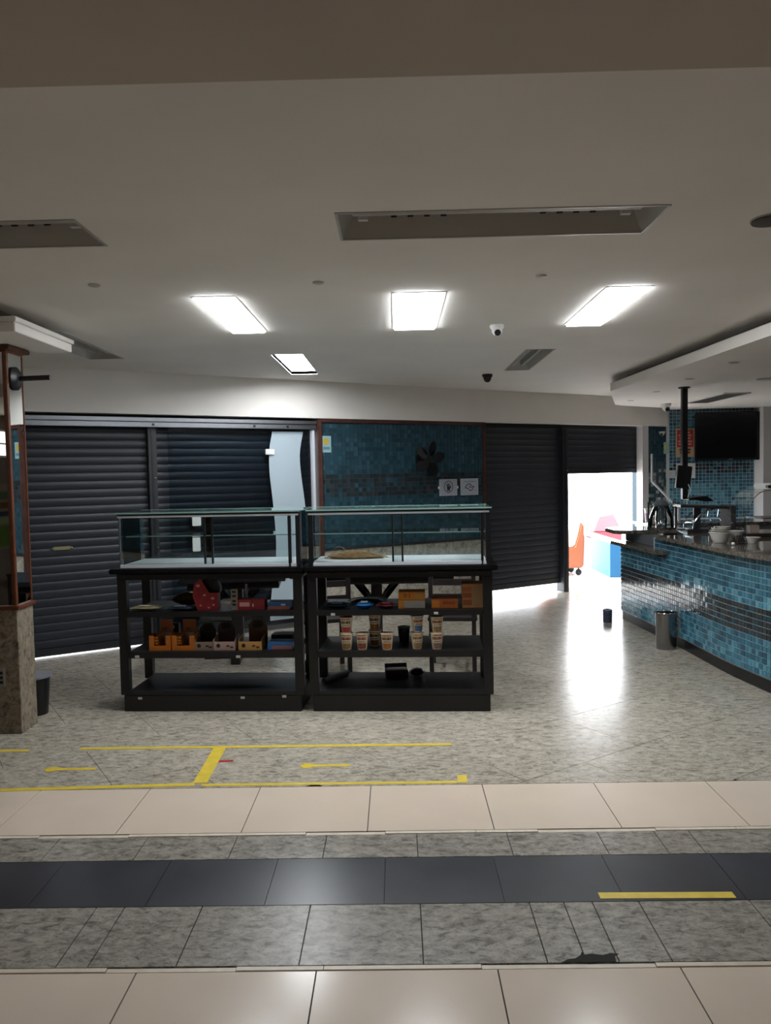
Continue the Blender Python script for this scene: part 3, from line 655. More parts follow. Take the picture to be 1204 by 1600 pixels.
MB().lathe([(.036, 0), (.045, .1), (.042, .1), (.034, .004), (0, .004)], n=20).build('body', pm('dark_brown_plastic', '#1f1816', .4), r, True); MB().lathe([(.045, .1), (.047, .102), (.047, .107), (.042, .107)], n=20).build('rim', darkwood, r, True)
# base shelf
r, w = goods('cardboard_tube', 'rolled teal and grey tube on the bottom shelf', 'tube', 513, 541, BASE, .3, None)
MB().tube([(-.08, -.12, .02), (.05, .1, .02)], .019, 14).build('roll', pm('tube_grey', '#4b555b', .5), r, True); MB().tube([(.05, .1, .02), (.06, .117, .02)], .0205, 14).build('cap', pm('teal_cap', '#1c5a58', .4), r, True)
r, w = goods('open_box', 'open dark red box with a pale lid on the bottom shelf', 'box', 603, 638, BASE, .34, None, .15)
dr = pm('dark_red_card', '#2a0f12', .5); MB().box(-w/2, w/2, 0, .1, 0, .05).build('body', dr, r, bevel=.002)
MB().box(-w/2, w/2, .02, .026, .06, .1, M=Matrix.Translation((0, .05, 0)) @ Matrix.Rotation(-.5, 4, 'X')).build('flap', dr, r); MB().box(-w*.4, w*.42, .004, .09, .051, .054).build('lining', pm('pale_card', '#77756c', .6), r)
packet('small purple packet beside the open dark red box', 640, 662, BASE, .36, .06, .07, '#251a3a', '#46345f')
# raffia heap in the right case
r = thing('raffia_basket', 'flat straw basket with a thin hoop handle inside the glass case', 'basket', DM @ Vector((1.333+.3, .28, 1.029)), DA)
st_m = pm('straw', '#8a6a45', .8, noise=.3, nscale=40)
mb = MB(); rnd = random.Random(5)
for k in range(150):
    a = rnd.uniform(0, 6.28); q = rnd.random()**.5; cx, cy = .19*q*math.cos(a), .07*q*math.sin(a); b = rnd.gauss(0, .5); L = rnd.uniform(.03, .09); zt = .045*(1-q*q)
    mb.tube([(cx-L*math.cos(b), cy-.3*L*math.sin(b), .004+zt*rnd.random()), (cx, cy, .006+zt+.004*rnd.random()), (cx+L*math.cos(b), cy+.3*L*math.sin(b), .004+zt*rnd.random())], .0016, 4)
tag(mb.build('straw_strands', st_m, r), kind='stuff')
MB().lathe([(.17, 0), (.2, .02), (.195, .022), (.165, .004), (0, .003)], n=24, M=Matrix.Diagonal((1, .42, 1, 1))).build('tray_base', st_m, r, True)
MB().tube([(-.11+.05*math.cos(t), 0, .03+.055*math.sin(t)) for t in [i*math.pi/10 for i in range(11)]], .002, 6).build('handle', st_m, r, True)

# ------------------------------------------------------------------ tables and chairs behind the counters
def table(label, loc, rz, L, Wd):
    r = thing('dining_table', label, 'table', loc, rz, 'dark pedestal tables')
    MB().box(-L/2, L/2, -Wd/2, Wd/2, .725, .765).build('tabletop', pm('table_black', '#1a191d', .15), r, bevel=.004)
    MB().box(-L/2+.06, L/2-.06, -Wd/2+.06, Wd/2-.06, .66, .724).build('apron', darkwood, r)
    MB().box(-.05, .05, -.05, .05, .07, .66).build('post', darkwood, r, bevel=.003)
    for sx in (-1, 1):
        MB().prism([(.05*sx, .42), (.05*sx, .52), (.24*sx, .659), (.15*sx, .659)], -.025, .025, M=XZ).build('brace', darkwood, r)
    MB().box(-.3, .3, -.04, .04, 0, .069).build('foot', darkwood, r, bevel=.004)
    MB().box(-.04, .04, -.28, .28, 0, .068).build('foot', darkwood, r, bevel=.004)
table('dark pedestal table with Y braces behind the right counter', (-.2, 7.05, 0), 0.0, 1.5, .75)
table('dark pedestal table behind the left counter near the glass door', (-1.45, 6.85, 0), .1, .9, .7)
def chair(label, loc, rz):
    r = thing('dining_chair', label, 'chair', loc, rz, 'dark wooden chairs')
    MB().box(-.2, .2, -.2, .2, .43, .46).build('seat', darkwood, r, bevel=.006)
    for x in (-.19, .155):
        MB().box(x, x+.035, -.19, -.155, 0, .429).build('leg', darkwood, r); MB().box(x, x+.035, .16, .195, 0, .88).build('leg', darkwood, r)
    for z in (.6, .72, .83): MB().box(-.154, .154, .168, .188, z, z+.05).build('back_slat', darkwood, r)
    MB().box(-.154, .154, .17, .185, .2, .23).build('stretcher', darkwood, r)
    for x in (-.18, .163): MB().box(x, x+.018, -.154, .159, .16, .19).build('stretcher', darkwood, r)
chair('dark wooden chair behind the right end of the right counter', (.45, 6.35, 0), math.pi*.97)
chair('dark wooden chair standing between the two counters and the tables', (-.62, 6.35, 0), math.pi*1.08)
q = onz(461, 1062, 0)
r = thing('small_bin', 'small black bin with a white rim on floor behind the left counter', 'bin', (-.72, 5.95, 0))
MB().lathe([(.07, 0), (.095, .2), (.09, .2), (.066, .005), (0, .005)], n=20).build('bucket', black_m, r, True); MB().lathe([(.094, .198), (.1, .203), (.1, .212), (.09, .212)], n=20).build('rim', white_pl, r, True)

# ------------------------------------------------------------------ things on the tiled wall
def wall_sign(label, px0, py0, px1, py1):
    a, b = wpx(px0, py0), wpx(px1, py1)
    r = wthing('wall_sign', label, 'sign', (a[0]+b[0])/2, .004, (a[1]+b[1])/2, 'white notices on the blue wall'); w, h = (b[0]-a[0])/2, (a[1]-b[1])/2
    MB().box(-w, w, -.006, 0, -h, h).build('sheet', pm('notice_white', '#b4b8c2', .6), r, bevel=.001); MB().box(-w*.93, w*.93, -.0072, -.0062, -h*.93, h*.93).build('print_area', pm('notice_grey', '#a6abb6', .6), r)
    return r, w, h
ink = pm('ink', '#15181d', .6)
def stroke(nm, pts, wd, r, closed=False, t=-.0085):
    mb = MB(); P = [Vector((p[0], p[1])) for p in pts]; n = len(P)
    for i in range(n if closed else n-1):
        a, b = P[i], P[(i+1) % n]; d = (b-a).normalized(); nn = Vector((-d.y, d.x))*wd/2; a = a-d*wd*.3; b = b+d*wd*.3
        mb.prism([tuple(a+nn), tuple(a-nn), tuple(b-nn), tuple(b+nn)], t, t+.0012, M=XZ)
    return mb.build(nm, ink, r)
r, w, h = wall_sign('white notice with a hand inside an oval ring', 686, 749, 714, 774)
stroke('ring', [(w*.48*math.cos(t), h*.08+h*.68*math.sin(t)) for t in [i*math.pi/12 for i in range(24)]], .008, r, True)
for x0, z0, x1, z1 in ((-.12, -.1, -.2, .35), (-.04, -.05, -.06, .5), (.04, -.05, .08, .45), (.1, -.1, .24, .25), (.05, -.25, .28, .05), (-.15, -.35, .15, -.35)): stroke('hand_mark', [(x0*w, z0*h), (x1*w, z1*h)], .011, r)
MB().box(-.06*w-.012, .1*w, -.0085, -.0073, -.28*h, .02*h).build('hand_mark', ink, r)
for sx in (-1, 1): MB().box(sx*w*1.06-.01, sx*w*1.06+.01, -.006, 0, -.015, .015).build('tape_tab', white_pl, r)
r, w, h = wall_sign('white notice with an outlined map emblem, next to the shutter', 719, 748, 747, 773)
stroke('map_outline', [(-.5*w, -.12*h), (-.35*w, .18*h), (-.15*w, .36*h), (.08*w, .34*h), (.2*w, .12*h), (.32*w, .02*h), (.5*w, .02*h), (.36*w, -.16*h), (.26*w, -.4*h), (.02*w, -.44*h), (-.1*w, -.3*h), (-.2*w, -.16*h)], .009, r, True)
stroke('map_outline', [(-.05*w, .12*h), (.06*w, -.08*h), (.2*w, -.05*h)], .009, r)
MB().box(-.6*w, .75*w, -.0085, -.0073, .6*h, .68*h).build('text_bar', pm('grey_print', '#6f757f', .6), r); stroke('mark', [(.55*w, -.42*h), (.66*w, -.38*h)], .006, r)
s, z = wpx(509, 694)
r = wthing('wall_card', 'small pale card with a yellow mark on the blue wall', 'card', s, .004, z)
MB().box(-.062, .062, -.006, 0, -.09, .09).build('sheet', pm('card_pale', '#8fb0bb', .6), r); MB().lathe([(.038, 0), (.038, .0012), (0, .0012)], (.0, -.006, .03), 16, M=Matrix.Rotation(math.pi/2, 4, 'X')).build('print_panel', pm('mustard', '#b5a03a', .6), r)
MB().box(-.035, .045, -.0072, -.0062, -.06, -.03).build('print_panel', pm('print_teal', '#5d7f88', .6), r)
# wall fan
s, z = wpx(655, 718); r = wthing('wall_fan', 'black wall fan with rounded blades on the blue wall', 'fan', s, 0, z)
MB().box(-.05, .05, -.02, .004, -.09, .05).build('wall_plate', black_m, r, bevel=.005); MB().tube([(0, -.02, -.03), (0, -.1, .0)], .018, 10).build('arm', black_m, r, True)
MB().lathe([(.0, -.03), (.05, -.03), (.06, .0), (.05, .05), (.02, .06), (0, .06)], (0, -.15, 0), 20, M=Matrix.Rotation(math.pi/2, 4, 'X')).build('motor', black_m, r, True)
bm_ = pm('fan_blade', '#0c0f12', .2)
for k, a in enumerate((2.55, 3.75, 1.25, .15, 5.0)):
    el = []
    for i in range(20):
        t = i*math.pi/10; el.append((.125+.085*math.cos(t), .065*math.sin(t)))
    M = Matrix.Translation((0, -.215, 0)) @ Matrix.Rotation(-a, 4, 'Y') @ Matrix.Rotation(.35, 4, 'X') @ XZ
    MB().prism(el, -.003, .003, M=M).build('blade', bm_, r)
# wall behind the bar: television, signs
def bwall(px, py): return onpl(px, py, (CX, CY, 0), Vector((-.045, -1, 0)).normalized())
BR = -math.atan(.045)
TVP = (CX, CY-.16, 0); TVN = Vector((-.045, -1, 0)).normalized(); a, b = onpl(1086, 644, TVP, TVN), onpl(1199, 719, TVP, TVN); cx = (a+b)/2
r = thing('television', 'large black flat television on the tiled wall behind the bar', 'television', (cx.x, cx.y, cx.z), BR); w = (b.x-a.x)/2-.002; h = (a.z-b.z)/2-.008
MB().box(-w, w, 0, .05, -h, h).build('case', black_m, r, bevel=.01); MB().box(-w+.012, w-.012, -.002, -.0003, -h+.035, h-.012).build('screen', screen_m, r)
MB().box(-.04, .02, -.003, -.0005, -h+.012, -h+.02).build('logo', pm('logo_grey', '#b7bcc4', .4), r); MB().box(-.15, .15, .05, .12, -.15, .15).build('wall_mount', black_m, r)
a, b = bwall(1054, 670), bwall(1083, 714); c = (a+b)/2
r = thing('wall_poster', 'cream poster with a red block of pale lettering beside the television', 'poster', c+Vector((0, -.03, 0)), BR); w = (b.x-a.x)/2; h = (a.z-b.z)/2
MB().box(-w, w, 0, .012, -h, h).build('board', pm('poster_cream', '#b79a76', .6), r); MB().box(-w*.86, w*.9, -.0015, 0, -h*.3, h*.9).build('red_block', pm('poster_red', '#9b2c2a', .6), r)
for k, (zz_, ww) in enumerate(((.72, .5), (.52, .7), (.32, .6), (.1, .75), (-.1, .7))): MB().box(-w*ww, w*ww, -.003, -.0018, h*zz_-.012, h*zz_+.012).build('text_bar', pm('poster_text', '#c98e84', .6), r)
for k, (zz_, ww) in enumerate(((-.48, .6), (-.68, .55))): MB().box(-w*ww, w*ww, -.0015, 0, h*zz_-.015, h*zz_+.015).build('text_bar', pm('poster_dark', '#4a3d33', .6), r)
for (x0, y0, x1, y1), lab, col in (((1039, 735, 1054, 747), 'small blank white sheet on the tiled wall below the cream poster', '#c4c6cc'), ((1055, 724, 1085, 747), 'white sheet with a red mark behind the hanging pole', '#cfcdd0'), ((1032, 691, 1044, 709), 'pale green card on the tiled wall left of the cream poster', '#9db7a4')):
    a, b = bwall(x0, y0), bwall(x1, y1); c = (a+b)/2; w = (b.x-a.x)/2; h = (a.z-b.z)/2
    r = thing('wall_sheet', lab, 'paper', c+Vector((0, -.025, 0)), BR, 'papers on the bar wall'); MB().box(-w, w, 0, .008, -h, h).build('sheet', pm('sheet_'+col, col, .6), r)
    MB().box(-w*.3, w*.2, -.001, 0, -h*.2, h*.5).build('print_panel', pm('sheet_mark_'+col, '#b9857f' if w > .1 else ('#b9c86a' if col == '#9db7a4' else '#b9bbc2'), .6), r)
c = bwall(1030, 678); cctv(c+Vector((0, -.1, .03)), 'white turret camera on the dark tiled corner below the beam', True, .9, (-.5, -1, -.4))
s, z = wpx(1040, 632); p = onz(1040, 631, SZ); cctv(p, 'white turret camera under the soffit at the beam end', True, 1.3, (.1, -1, -.5))

# hanging pole with screen
q = onz(1068.5, 605, SZ); r = thing('hanging_pole', 'black pole hanging from the bar soffit with a small screen and shelf arm', 'pole', (q.x, q.y, SZ)); dz = 1.3-SZ
MB().box(-.028, .028, -.028, .028, dz, 0).build('pole', black_m, r, bevel=.004); MB().lathe([(.06, 0), (.06, -.012), (.03, -.016)], n=20).build('flange', black_m, r, True)
k = q.y/1200
MB().box(4*k, 26*k, -.03, .02, 1.42-SZ, 1.66-SZ, M=Matrix.Rotation(.12, 4, 'Y')).build('small_screen', black_m, r, bevel=.006)
MB().prism([(0, 1.31-SZ), (12*k, 1.325-SZ), (28*k, 1.335-SZ), (39*k, 1.28-SZ), (27*k, 1.275-SZ), (10*k, 1.295-SZ), (0, 1.295-SZ)], -.12, .05, M=XZ).build('shelf_arm', black_m, r)
MB().tube([(.03, -.03, 1.46-SZ), (.05, -.04, 1.40-SZ), (.03, -.03, 1.34-SZ), (.02, 0, 1.22-SZ)], .005, 6).build('cable', white_pl, r, True)

# ------------------------------------------------------------------ the bar counter
def smooth_path(P, n=12):
    out = []
    P = [Vector((p[0], p[1], 0)) for p in P]
    for i in range(len(P)-1):
        p0, p1, p2, p3 = P[max(i-1, 0)], P[i], P[i+1], P[min(i+2, len(P)-1)]
        for k in range(n):
            t = k/n; out.append(.5*((2*p1)+(-p0+p2)*t+(2*p0-5*p1+4*p2-p3)*t*t+(-p0+3*p1-3*p2+p3)*t**3))
    return out+[P[-1]]
BP = smooth_path([(2.43, 8.36), (2.485, 7.65), (2.535, 6.95), (2.57, 6.1), (2.60, 5.8), (2.66, 5.42), (2.80, 5.05), (3.05, 4.77), (3.4, 4.62), (3.9, 4.57)])
cum = [0]
for a, b in zip(BP, BP[1:]): cum.append(cum[-1]+(b-a).length)
def bpath(s, off=0):           # point on the counter face, off = outwards
    s = max(0, min(s, cum[-1]-1e-4)); i = max(k for k in range(len(cum)-1) if cum[k] <= s)
    t = (s-cum[i])/(cum[i+1]-cum[i]); p = BP[i].lerp(BP[i+1], t); d = (BP[i+1]-BP[i]).normalized(); n = Vector((d.y, -d.x, 0))
    if n.x > 0 and d.y < -.3: n = -n
    return p+n*off, d, n
_t = bpath(1.0)
def ysplit(y): return next(cum[i] for i in range(len(BP)) if BP[i].y <= y)
S1 = ysplit(7.3)
def strip(offs, z0, z1, s0, s1, step=.05):
    mb = MB(); n = max(2, int((s1-s0)/step)); vs = []
    for i in range(n+1):
        s = s0+(s1-s0)*i/n
        for o, z in ((offs[0], z0), (offs[1], z0), (offs[1], z1), (offs[0], z1)):
            p, d, nn = bpath(s, o); vs.append((p.x, p.y, z))
    fs = [(4*i+a, 4*i+b, 4*i+4+b, 4*i+4+a) for i in range(n) for a, b in ((0, 1), (1, 2), (2, 3), (3, 0))]+[(0, 1, 2, 3), (4*n+3, 4*n+2, 4*n+1, 4*n)]
    return mb.add(vs, fs)
bar = thing('bar_counter', 'curved bar counter faced with blue mosaic tiles', 'bar counter', (0, 0, 0))
strip((-.25, 0), .1, .82, 0, cum[-1]).build('body', pm('counter_grout', '#bcc6c8', .4), bar)
strip((-.25, 0), .82, .955, S1-.25, cum[-1]).build('body', MATS['counter_grout'], bar)
strip((-.25, -.012), 0, .099, 0, cum[-1]).build('kick_plate', pm('kick_black', '#17181c', .25), bar)
strip((-.22, -.05), .862, .958, 0, S1-.26).build('back_panel', pm('panel_grey', '#7d8187', .35, .4), bar)
strip((-.2, .0), .094, .104, 0, cum[-1]).build('kick_trim', alu, bar)
PT = .0448; nrow_lo = 16; zb0 = .106
tm = {}
def tile_mesh(m):
    if m not in tm:
        e, q, g = .006, .002, .0042; a = PT/2-g/2
        mb = MB(); vs = [(-a, 0, -a), (a, 0, -a), (a, 0, a), (-a, 0, a), (-a+q, -e, -a+q), (a-q, -e, -a+q), (a-q, -e, a-q), (-a+q, -e, a-q)]
        tm[m] = mb.add(vs, [(4,5,6,7), (0,1,5,4), (1,2,6,5), (2,3,7,6), (3,0,4,7)]).mesh('tile', m)
    return tm[m]
rnd = random.Random(11); cells = []
ncol = int(cum[-1]/PT)
for i in range(ncol):
    s = (i+.5)*PT; nr = nrow_lo if s < S1-.22 else 19
    for j in range(nr): cells.append((s, zb0+(j+.5)*PT, tile_mat(zb0+(j+.5)*PT, rnd, 'counter')))
def vis(s):
    p, d, n = bpath(s); v = p-CAMP; u = v.dot(CR)/v.dot(_f); return u < .5 and n.dot(CAMP-p) > 0
order = sorted([c for c in cells if vis(c[0])], key=lambda c: (bpath(c[0])[0]-CAMP).length)
near = set(id(c) for c in order[:300]); rest = MB()
for c in cells:
    s, z, m = c; p, d, n = bpath(s); tw = rnd.uniform(-.02, .02)
    xax = Vector((-n.y, n.x, 0)); M = Matrix((( xax.x, -n.x, 0, p.x), (xax.y, -n.y, 0, p.y), (0, 0, 1, z), (0, 0, 0, 1))) @ Matrix.Rotation(tw, 4, 'Z') @ Matrix.Rotation(rnd.uniform(-.015, .015), 4, 'X')
    if id(c) in near:
        o = link('tile', tile_mesh(m), bar); o.matrix_local = M
    else:
        me = tile_mesh(m); rest.add([M @ v.co for v in me.vertices], [tuple(f.vertices) for f in me.polygons], IDX[m])
tag(rest.build('mosaic_tiles', ALLM, bar), kind='stuff')
top = strip((-1.0, .085), .962, 1.0, S1, cum[-1]).build('worktop', g_top, bevel=.006); tag(top, 'polished granite worktop running along the curved bar', 'worktop')
MB().prism([(2.72, 7.28), (3.6, 7.36), (3.65, 7.9), (2.85, 7.9)], .9625, .9995).build('rear_slab', g_top, top)
led = strip((-.2, .12), .825, .86, 0, S1-.255).build('ledge', g_top, bevel=.004); strip((.009, .12), .825, .86, S1-.255, S1+.1).build('nosing', g_top, led, bevel=.004); tag(led, 'lower granite ledge at the far end of the bar', 'ledge')
r = thing('end_worktop', 'raised granite top at the far end of the bar by the doorway', 'worktop', (2.25, 7.98, .96))
MB().prism([(0, .0), (.12, -.06), (1.0, -.05), (1.0, .55), (.1, .5), (0, .35)], 0, .04).build('slab', g_top, r, bevel=.006); MB().box(.52, .98, .05, .5, -.96, -.001).build('support_block', MATS['panel_grey'], r)
# back work surface
r = thing('back_counter', 'dark back counter below the tiled wall behind the bar', 'counter', (3.06, 9.3, 0))
MB().box(0, 2.0, 0, .6, 0, .93).build('cabinet', MATS['panel_grey'], r); MB().box(-.03, 2.02, -.03, .62, .931, .97).build('top', g_top, r, bevel=.005)

# goods on the bar
def bz(px, py, z=1.0): return onz(px, py, z)
q = bz(1011, 816, .97); k = q.y/1200
r = thing('paint_bucket', 'white plastic bucket with a pinkish label by the doorway', 'bucket', (3.16, 9.62, .971))
MB().lathe([(.058, 0), (.068, .15), (.064, .15), (.055, .004), (0, .004)], n=24).build('body', white_pl, r, True); MB().lathe([(.069, .146), (.073, .148), (.073, .168), (0, .172)], n=24).build('lid', white_pl, r, True)
MB().lathe([(.0615, .03), (.0668, .11)], n=24).build('label_band', pm('pink_label', '#b18fa6', .5), r, True)
# glass juice jar
r = thing('drinks_dispenser', 'glass domed drinks dispenser in a steel frame on the raised bar end', 'dispenser', (2.79, 8.14, 1.001))
MB().lathe([(.15, 0), (.15, .012), (.02, .014)], n=24).build('base', steel, r, True)
MB().lathe([(.145, .015), (.14, .06), (.105, .16), (.075, .23), (.07, .235)], n=28).build('glass_dome', glass_m, r, True)
MB().lathe([(.055, .016), (.06, .1), (.05, .22), (0, .225)], n=20).build('inner_jar', glass('smoke_glass', (.8, .86, .88)), r, True)
MB().lathe([(.075, .236), (.085, .25), (.06, .285), (.02, .3), (.018, .325), (0, .328)], n=24).build('lid', pm('smoked_lid', '#5d656d', .35, .2), r, True)
for x, y in ((-.135, 0), (.135, .02)): MB().tube([(x, y, .0), (x, y, .28)], .009, 8).build('frame_rod', chrome, r, True)
MB().tube([(.135, .02, .1), (.16, -.03, .06), (.15, -.04, .03), (.18, -.04, .03)], .006, 6).build('tap', chrome, r, True)
# curved glass warmer
q = bz(1080, 834); r = thing('food_warmer', 'steel food warmer with curved glass front and flat top', 'food warmer', (2.84, 7.5, 1.001), -.06)
WS = .8
MB().box(-.02, .62, 0, .4, 0, .03).build('base', steel, r, bevel=.004)
arc = [(.05+.36*(1-math.cos(t)), .03+.2*math.sin(t)) for t in [i*math.pi/2/10 for i in range(11)]]
mb = MB(); n = len(arc); mb.add([(x, y, z) for y in (.02, .38) for x, z in arc], [(i, i+1, n+i+1, n+i) for i in range(n-1)]); mb.build('curved_glass', glass_m, r, True)
for y in (.02, .38): MB().tube([(x, y, z) for x, z in arc], .007, 6).build('glass_rim', chrome, r, True)
MB().prism([(-.1, .235), (.42, .215), (.48, .21), (.48, .228), (.42, .24), (-.1, .258)], 0, .4, M=Matrix(((1,0,0,0),(0,0,1,0),(0,1,0,0),(0,0,0,1)))).build('top_shelf', steel, r, bevel=.003)
MB().box(.5, .56, .02, .38, .03, .24).build('end_panel', pm('warmer_dark', '#332f33', .8), r); MB().box(-.08, -.05, .3, .34, .03, .235).build('support', steel, r); MB().box(.12, .2, .2, .24, .03, .235).build('support', pm('warmer_grey', '#5d626a', .35, .5), r)
for x in (.3, .42): MB().tube([(x, .2, .2), (x-.02, .18, .14), (x+.02, .17, .1)], .006, 6).build('hook', chrome, r, True)
# pot
q = bz(1105, 834); r.scale = (WS, .8, 1.05)
r = thing('steel_pot', 'small steel pot on a dark mat on the worktop', 'pot', (q.x+.02, q.y-.12, 1.001)); k = q.y/1200
MB().lathe([(10*k, 0), (10.5*k, .006), (0, .006)], n=24).build('mat', black_m, r, True); MB().lathe([(9*k, .007), (9*k, .085), (9.3*k, .088), (8.7*k, .088), (8.6*k, .012), (0, .012)], n=28).build('body', chrome, r, True)
MB().tube([(9*k, 0, .07), (13*k, 0, .075)], .006, 6).build('handle', black_m, r, True)
# dishes
def dish(label, px, py, rad, h, name='serving_bowl', z=0, sq=1.0, grp='white dishes on the bar'):
    q = bz(px, py); r = thing(name, label, 'bowl' if 'bowl' in name else 'plate', (q.x, q.y+rad*.8, 1.001+z), 0, grp)
    MB().lathe([(rad*.55, 0), (rad*.6, .004), (rad*.95, h*.9), (rad, h), (rad*.95, h), (rad*.55, .008), (0, .007)], n=32, M=Matrix.Diagonal((1, sq, 1, 1))).build('dish_body', ceramic, r, True)
    MB().lathe([(rad*.97, h*.93), (rad*1.03, h), (rad*.97, h*1.03)], n=32, M=Matrix.Diagonal((1, sq, 1, 1))).build('rim', ceramic, r, True); return r
b1 = dish('large white bowl at the left of the dishes on the bar', 1130, 849, .09, .085)
dish('large white bowl behind the black wire rack', 1152, 846, .075, .085)
dish('low white bowl at the right of the wire rack', 1179, 850, .065, .05)
for k in range(3):
    p = dish(['lowest', 'middle', 'topmost'][k]+' white plate stacked in the large left bowl', 1134, 849, .085-.014*k, .014, 'dinner_plate', .088+.0155*k); p.location = (b1.location.x+.01*k, b1.location.y, p.location.z)
q = bz(1157, 850); r = thing('wire_rack', 'black wire rack of looped rods on the worktop', 'rack', (q.x, q.y, 1.001))
MB().box(-.04, .04, -.02, .02, 0, .006).build('base', black_m, r)
for k in range(4):
    x = -.03+.02*k; MB().tube([(x-.01, 0, .006), (x+.0, 0, .07), (x+.004, 0, .07), (x+.014, 0, .006)], .003, 5).build('wire_loop', black_m, r, True)
q = bz(1145, 852); tag(MB().lathe([(0, 0), (.012, .004), (.015, .012), (.01, .022), (0, .025)], (q.x, q.y, 1.001), 14).build('salt_pot', ceramic, smooth=True), 'tiny white pot standing beside the black wire rack', 'pot')
# glass dome case
r = thing('cake_dome', 'curved glass food case with a white lid at the right edge', 'glass case', (3.30, 6.95, 1.001)); RD = .22
MB().box(-RD-.01, .5, -.1, .34, 0, .035).build('base', steel, r, bevel=.004)
arc = [(-RD*math.cos(t), .036+.38*math.sin(t)) for t in [i*math.pi/2/12 for i in range(13)]]+[(.3, .416), (.48, .39)]
n = len(arc); mb = MB(); mb.add([(x, y, z) for y in (-.08, .3) for x, z in arc], [(i, i+1, n+i+1, n+i) for i in range(n-1)]); mb.build('curved_glass', glass_m, r, True)
MB().tube([(x, -.08, z) for x, z in arc], .005, 6).build('glass_rim', chrome, r, True); MB().box(-.05, .46, -.06, .28, .16, .168).build('steel_shelf', steel, r)
MB().box(.02, .48, -.06, .26, .425, .475).build('lid', white_pl, r, bevel=.012); MB().tube([(.2+.06*math.cos(t), .1, .475+.05*math.sin(t)) for t in [i*math.pi/8 for i in range(9)]], .01, 8).build('handle', white_pl, r, True)
MB().box(.005, .06, -.07, -.02, .435, .462).build('lid_corner', black_m, r)
MB().box(-.12, -.04, .0, .08, .036, .1).build('carton_inside', pm('inside_card', '#a08f84', .6), r)
# leaning metal bar by the wall
a, b = ony(1018, 752, 9.85), ony(1060, 795, 9.62)
r = thing('slanted_rail', 'pale metal rail slanting down along the tiled wall', 'rail', (b.x, b.y, .972))
MB().tube([(0, 0, b.z-.972), (a.x-b.x, a.y-b.y, a.z-.972)], .014, 8).build('bar', alu_white, r, True); MB().tube([(0, 0, 0), (0, 0, b.z-.972)], .018, 8).build('leg', alu_white, r, True); MB().tube([(a.x-b.x, a.y-b.y, a.z-.972), (a.x-b.x, a.y-b.y, a.z-.972+.35)], .014, 8).build('upright', alu_white, r, True)

# ------------------------------------------------------------------ bins on the floor
r = thing('steel_bin', 'open steel waste bin standing against the tiled bar', 'bin', (2.415, 6.93, 0), .1)
ov = [(.085*math.cos(t), .075*math.sin(t)*(1 if math.sin(t) < 0 else .6)) for t in [i*math.pi/14 for i in range(28)]]
mb = MB(); n = len(ov)
for sc, z in ((.92, 0), (1.0, .33), (.97, .33), (.9, .02)): mb.v += [(x*sc*1.14, y*sc*1.2, z) for x, y in ov]
for a in range(3):
    for i in range(n): mb.f.append((a*n+i, a*n+(i+1) % n, (a+1)*n+(i+1) % n, (a+1)*n+i)); mb.mi.append(1 if a == 2 else 0)
mb.f.append(tuple(range(n))); mb.mi.append(0); mb.f.append(tuple(3*n+i for i in range(n))); mb.mi.append(1)
mb.build('body', [steel, black_m], r, True)
MB().tube([(x*1.145, y*1.205, .332) for x, y in ov+[ov[0]]], .004, 6).build('rim', chrome, r, True)
r = thing('dark_can', 'small dark can standing on the shiny floor before the doorway', 'can', (2.235, 8.2, 0))
MB().lathe([(.046, 0), (.048, .004), (.05, .13), (.047, .136), (.044, .136), (.042, .01), (0, .01)], n=24).build('body', pm('can_dark', '#3b4152', .4), r, True); MB().lathe([(.0485, .05), (.0497, .1)], n=24).build('label_band', pm('can_band', '#2d3446', .4), r, True)

# ------------------------------------------------------------------ yellow tape on the floor
def tape(label, x0, y0, x1, y1, wd, m=yellow, z=.0004):
    d = Vector((x1-x0, y1-y0)); L = d.length; r = MB().box(-L/2, L/2, -wd/2, wd/2, 0, .0009).build('floor_tape', m)
    r.location = ((x0+x1)/2, (y0+y1)/2, z); r.rotation_euler.z = math.atan2(d.y, d.x); return tag(r, label, 'tape', 'tape marks on the floor')
tape('long yellow tape line in front of the counters', -1.944, 4.551, .301, 4.535, .035)
tape('short yellow tape piece at the left edge beside the pillar', -2.75, 4.54, -2.247, 4.532, .035)
tape('long yellow tape line along the cream tile row, left stretch', -2.6, 3.925, -1.10, 3.985, .038)
tape('long yellow tape line along the cream tile row, right stretch', -1.06, 3.975, .29, 3.968, .03)
tape('yellow tape crosspiece joining the two long lines', -1.09, 4.525, -1.075, 4.0, .075, z=.0015)
for x0, x1, lab in ((-2.014, -1.72, 'short yellow tape arrow nearer the pillar'), (-.572, -.291, 'short yellow tape arrow right of the crosspiece')):
    r = thing('tape_arrow', lab, 'tape', (x0, 4.225, .0004), 0, 'tape arrows on the floor'); MB().box(.03, x1-x0, -.016, .016, 0, .0009).build('shaft', yellow, r)
    MB().prism([(-.0, -.0), (.03, -.04), (.075, -.03), (.06, 0), (.085, .025), (.03, .035)], .001, .0018).build('head', yellow, r)
tape('small red tape piece beside the yellow crosspiece', -1.063, 4.31, -.965, 4.316, .03, red_m)
tape('yellow tape strip on the black floor band', .744, 2.868, 1.253, 2.862, .042)
tape('rounded yellow tape end closing the lower long line', .318, 3.96, .322, 4.06, .05)

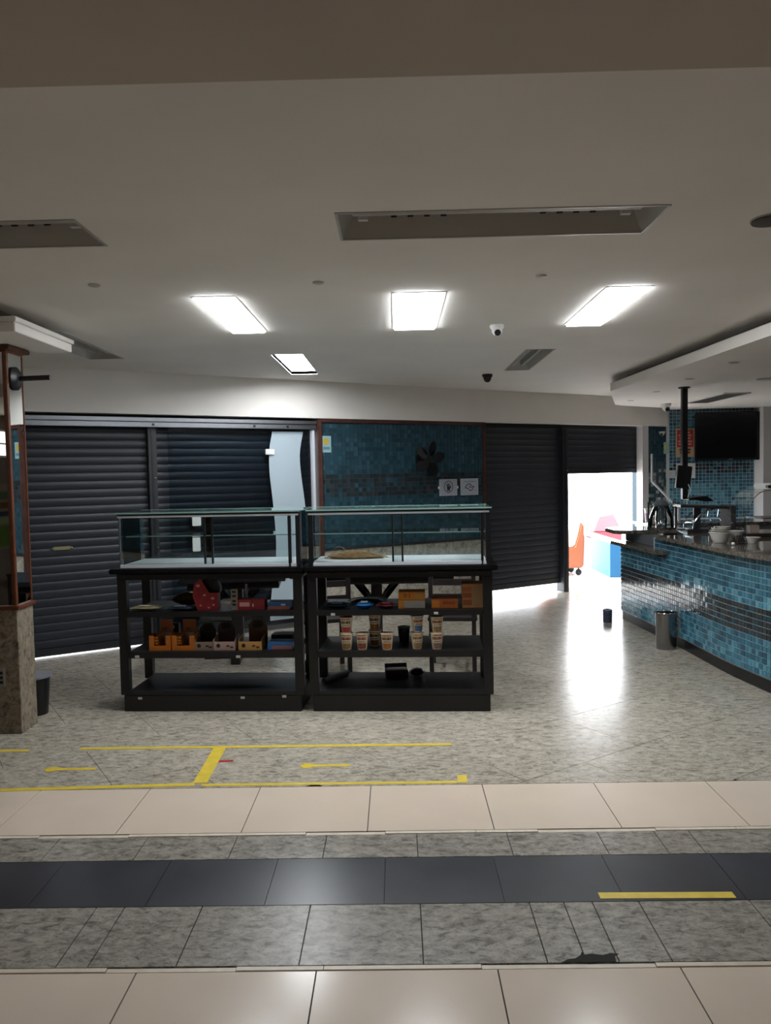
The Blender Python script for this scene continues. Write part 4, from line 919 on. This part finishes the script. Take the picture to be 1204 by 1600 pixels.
# ------------------------------------------------------------------ outside the doorway
n2 = Vector((-math.sin(WA), math.cos(WA)))
og = [tuple((wpt(a, b, 0))[:2]) for a, b in ((-14, .32), (16, .32), (16, 26), (-14, 26))]
struct(MB().prism(og, -.14, -.004).build('ground_outside', outside_m))
r = thing('orange_cart', 'orange moulded cart on castors outside the doorway', 'cart', (2.72, 12.15, -.004), .1)
MB().prism([(-.45, .12), (.14, .12), (.16, .55), (.15, .80), (.10, .84), (.06, .66), (0, .46), (-.45, .42)], -.25, .25, M=XZ).build('shell', orange_m, r, bevel=.02)
for x in (-.35, .08):
    for y in (-.18, .18): MB().lathe([(.04, -.015), (.05, -.01), (.05, .01), (.04, .015)], (x, y, .05), 16, M=Matrix.Rotation(math.pi/2, 4, 'X')).build('castor', black_m, r, True); MB().box(x-.012, x+.012, y-.012, y+.012, .05, .13).build('castor_stem', black_m, r)
wl = onz(968, 906, 0); 
r = thing('low_wall', 'low wall painted blue and red running away outside the doorway', 'wall', (3.22, 13.4, -.004))
MB().box(0, .18, -1.75, -.6, 0, .52).build('blue_panel', pm('sky_blue_paint', '#2c6f9e', .6), r); MB().box(0, .18, -.6, 0, 0, .5).build('lilac_panel', pm('rose_paint', '#8c3f50', .6, noise=.3, nscale=5), r)
MB().box(.02, .16, -1.74, 0, .521, .56).build('coping', white_pl, r)
r = thing('outdoor_stand', 'red stand beyond the low blue wall outside the doorway', 'stand', (3.5, 13.7, -.004))
MB().box(0, .5, 0, .4, 0, .55).build('base', pm('rose_red', '#8a2f38', .6), r, bevel=.02); MB().prism([(0, .55), (.5, .55), (.35, .85), (.1, .8)], 0, .3, M=XZ).build('top', pm('rose_light', '#a8565c', .6), r)

# ------------------------------------------------------------------ left side of the hall, seen in the pillar mirror
win = struct(thing('window_1', None, None, (XL, .1, 0)))
win['kind'] = 'structure'
MB().box(.002, .02, -1.4, 1.4, 1.98, 2.3).build('pane', emis('daylit_pane', (1, .97, .92), 1.3), win)
for z in (1.96, 2.13, 2.3): MB().box(.0, .03, -1.42, 1.42, z-.012, z+.012).build('window_bar', white_pl, win)
r = thing('menu_board', 'banded green and cream board seen in the pillar mirror', 'board', (XL+.001, .1, 0))
MB().box(0, .03, -1.2, 1.2, .75, 1.6).build('board', pm('board_cream', '#8a8170', .6), r)
for z0, z1, c in ((.78, 1.05, '#5a7434'), (1.08, 1.16, '#8d9a70'), (1.18, 1.24, '#33425e'), (1.28, 1.36, '#6e5034'), (1.4, 1.5, '#4f6a4a')): MB().box(.031, .036, -1.1, 1.1, z0, z1).build('band', pm('band_'+c, c, .6), r)
chair('dark chair by the left wall seen in the pillar mirror', (-4.75, -.1, 0), -math.pi/2)
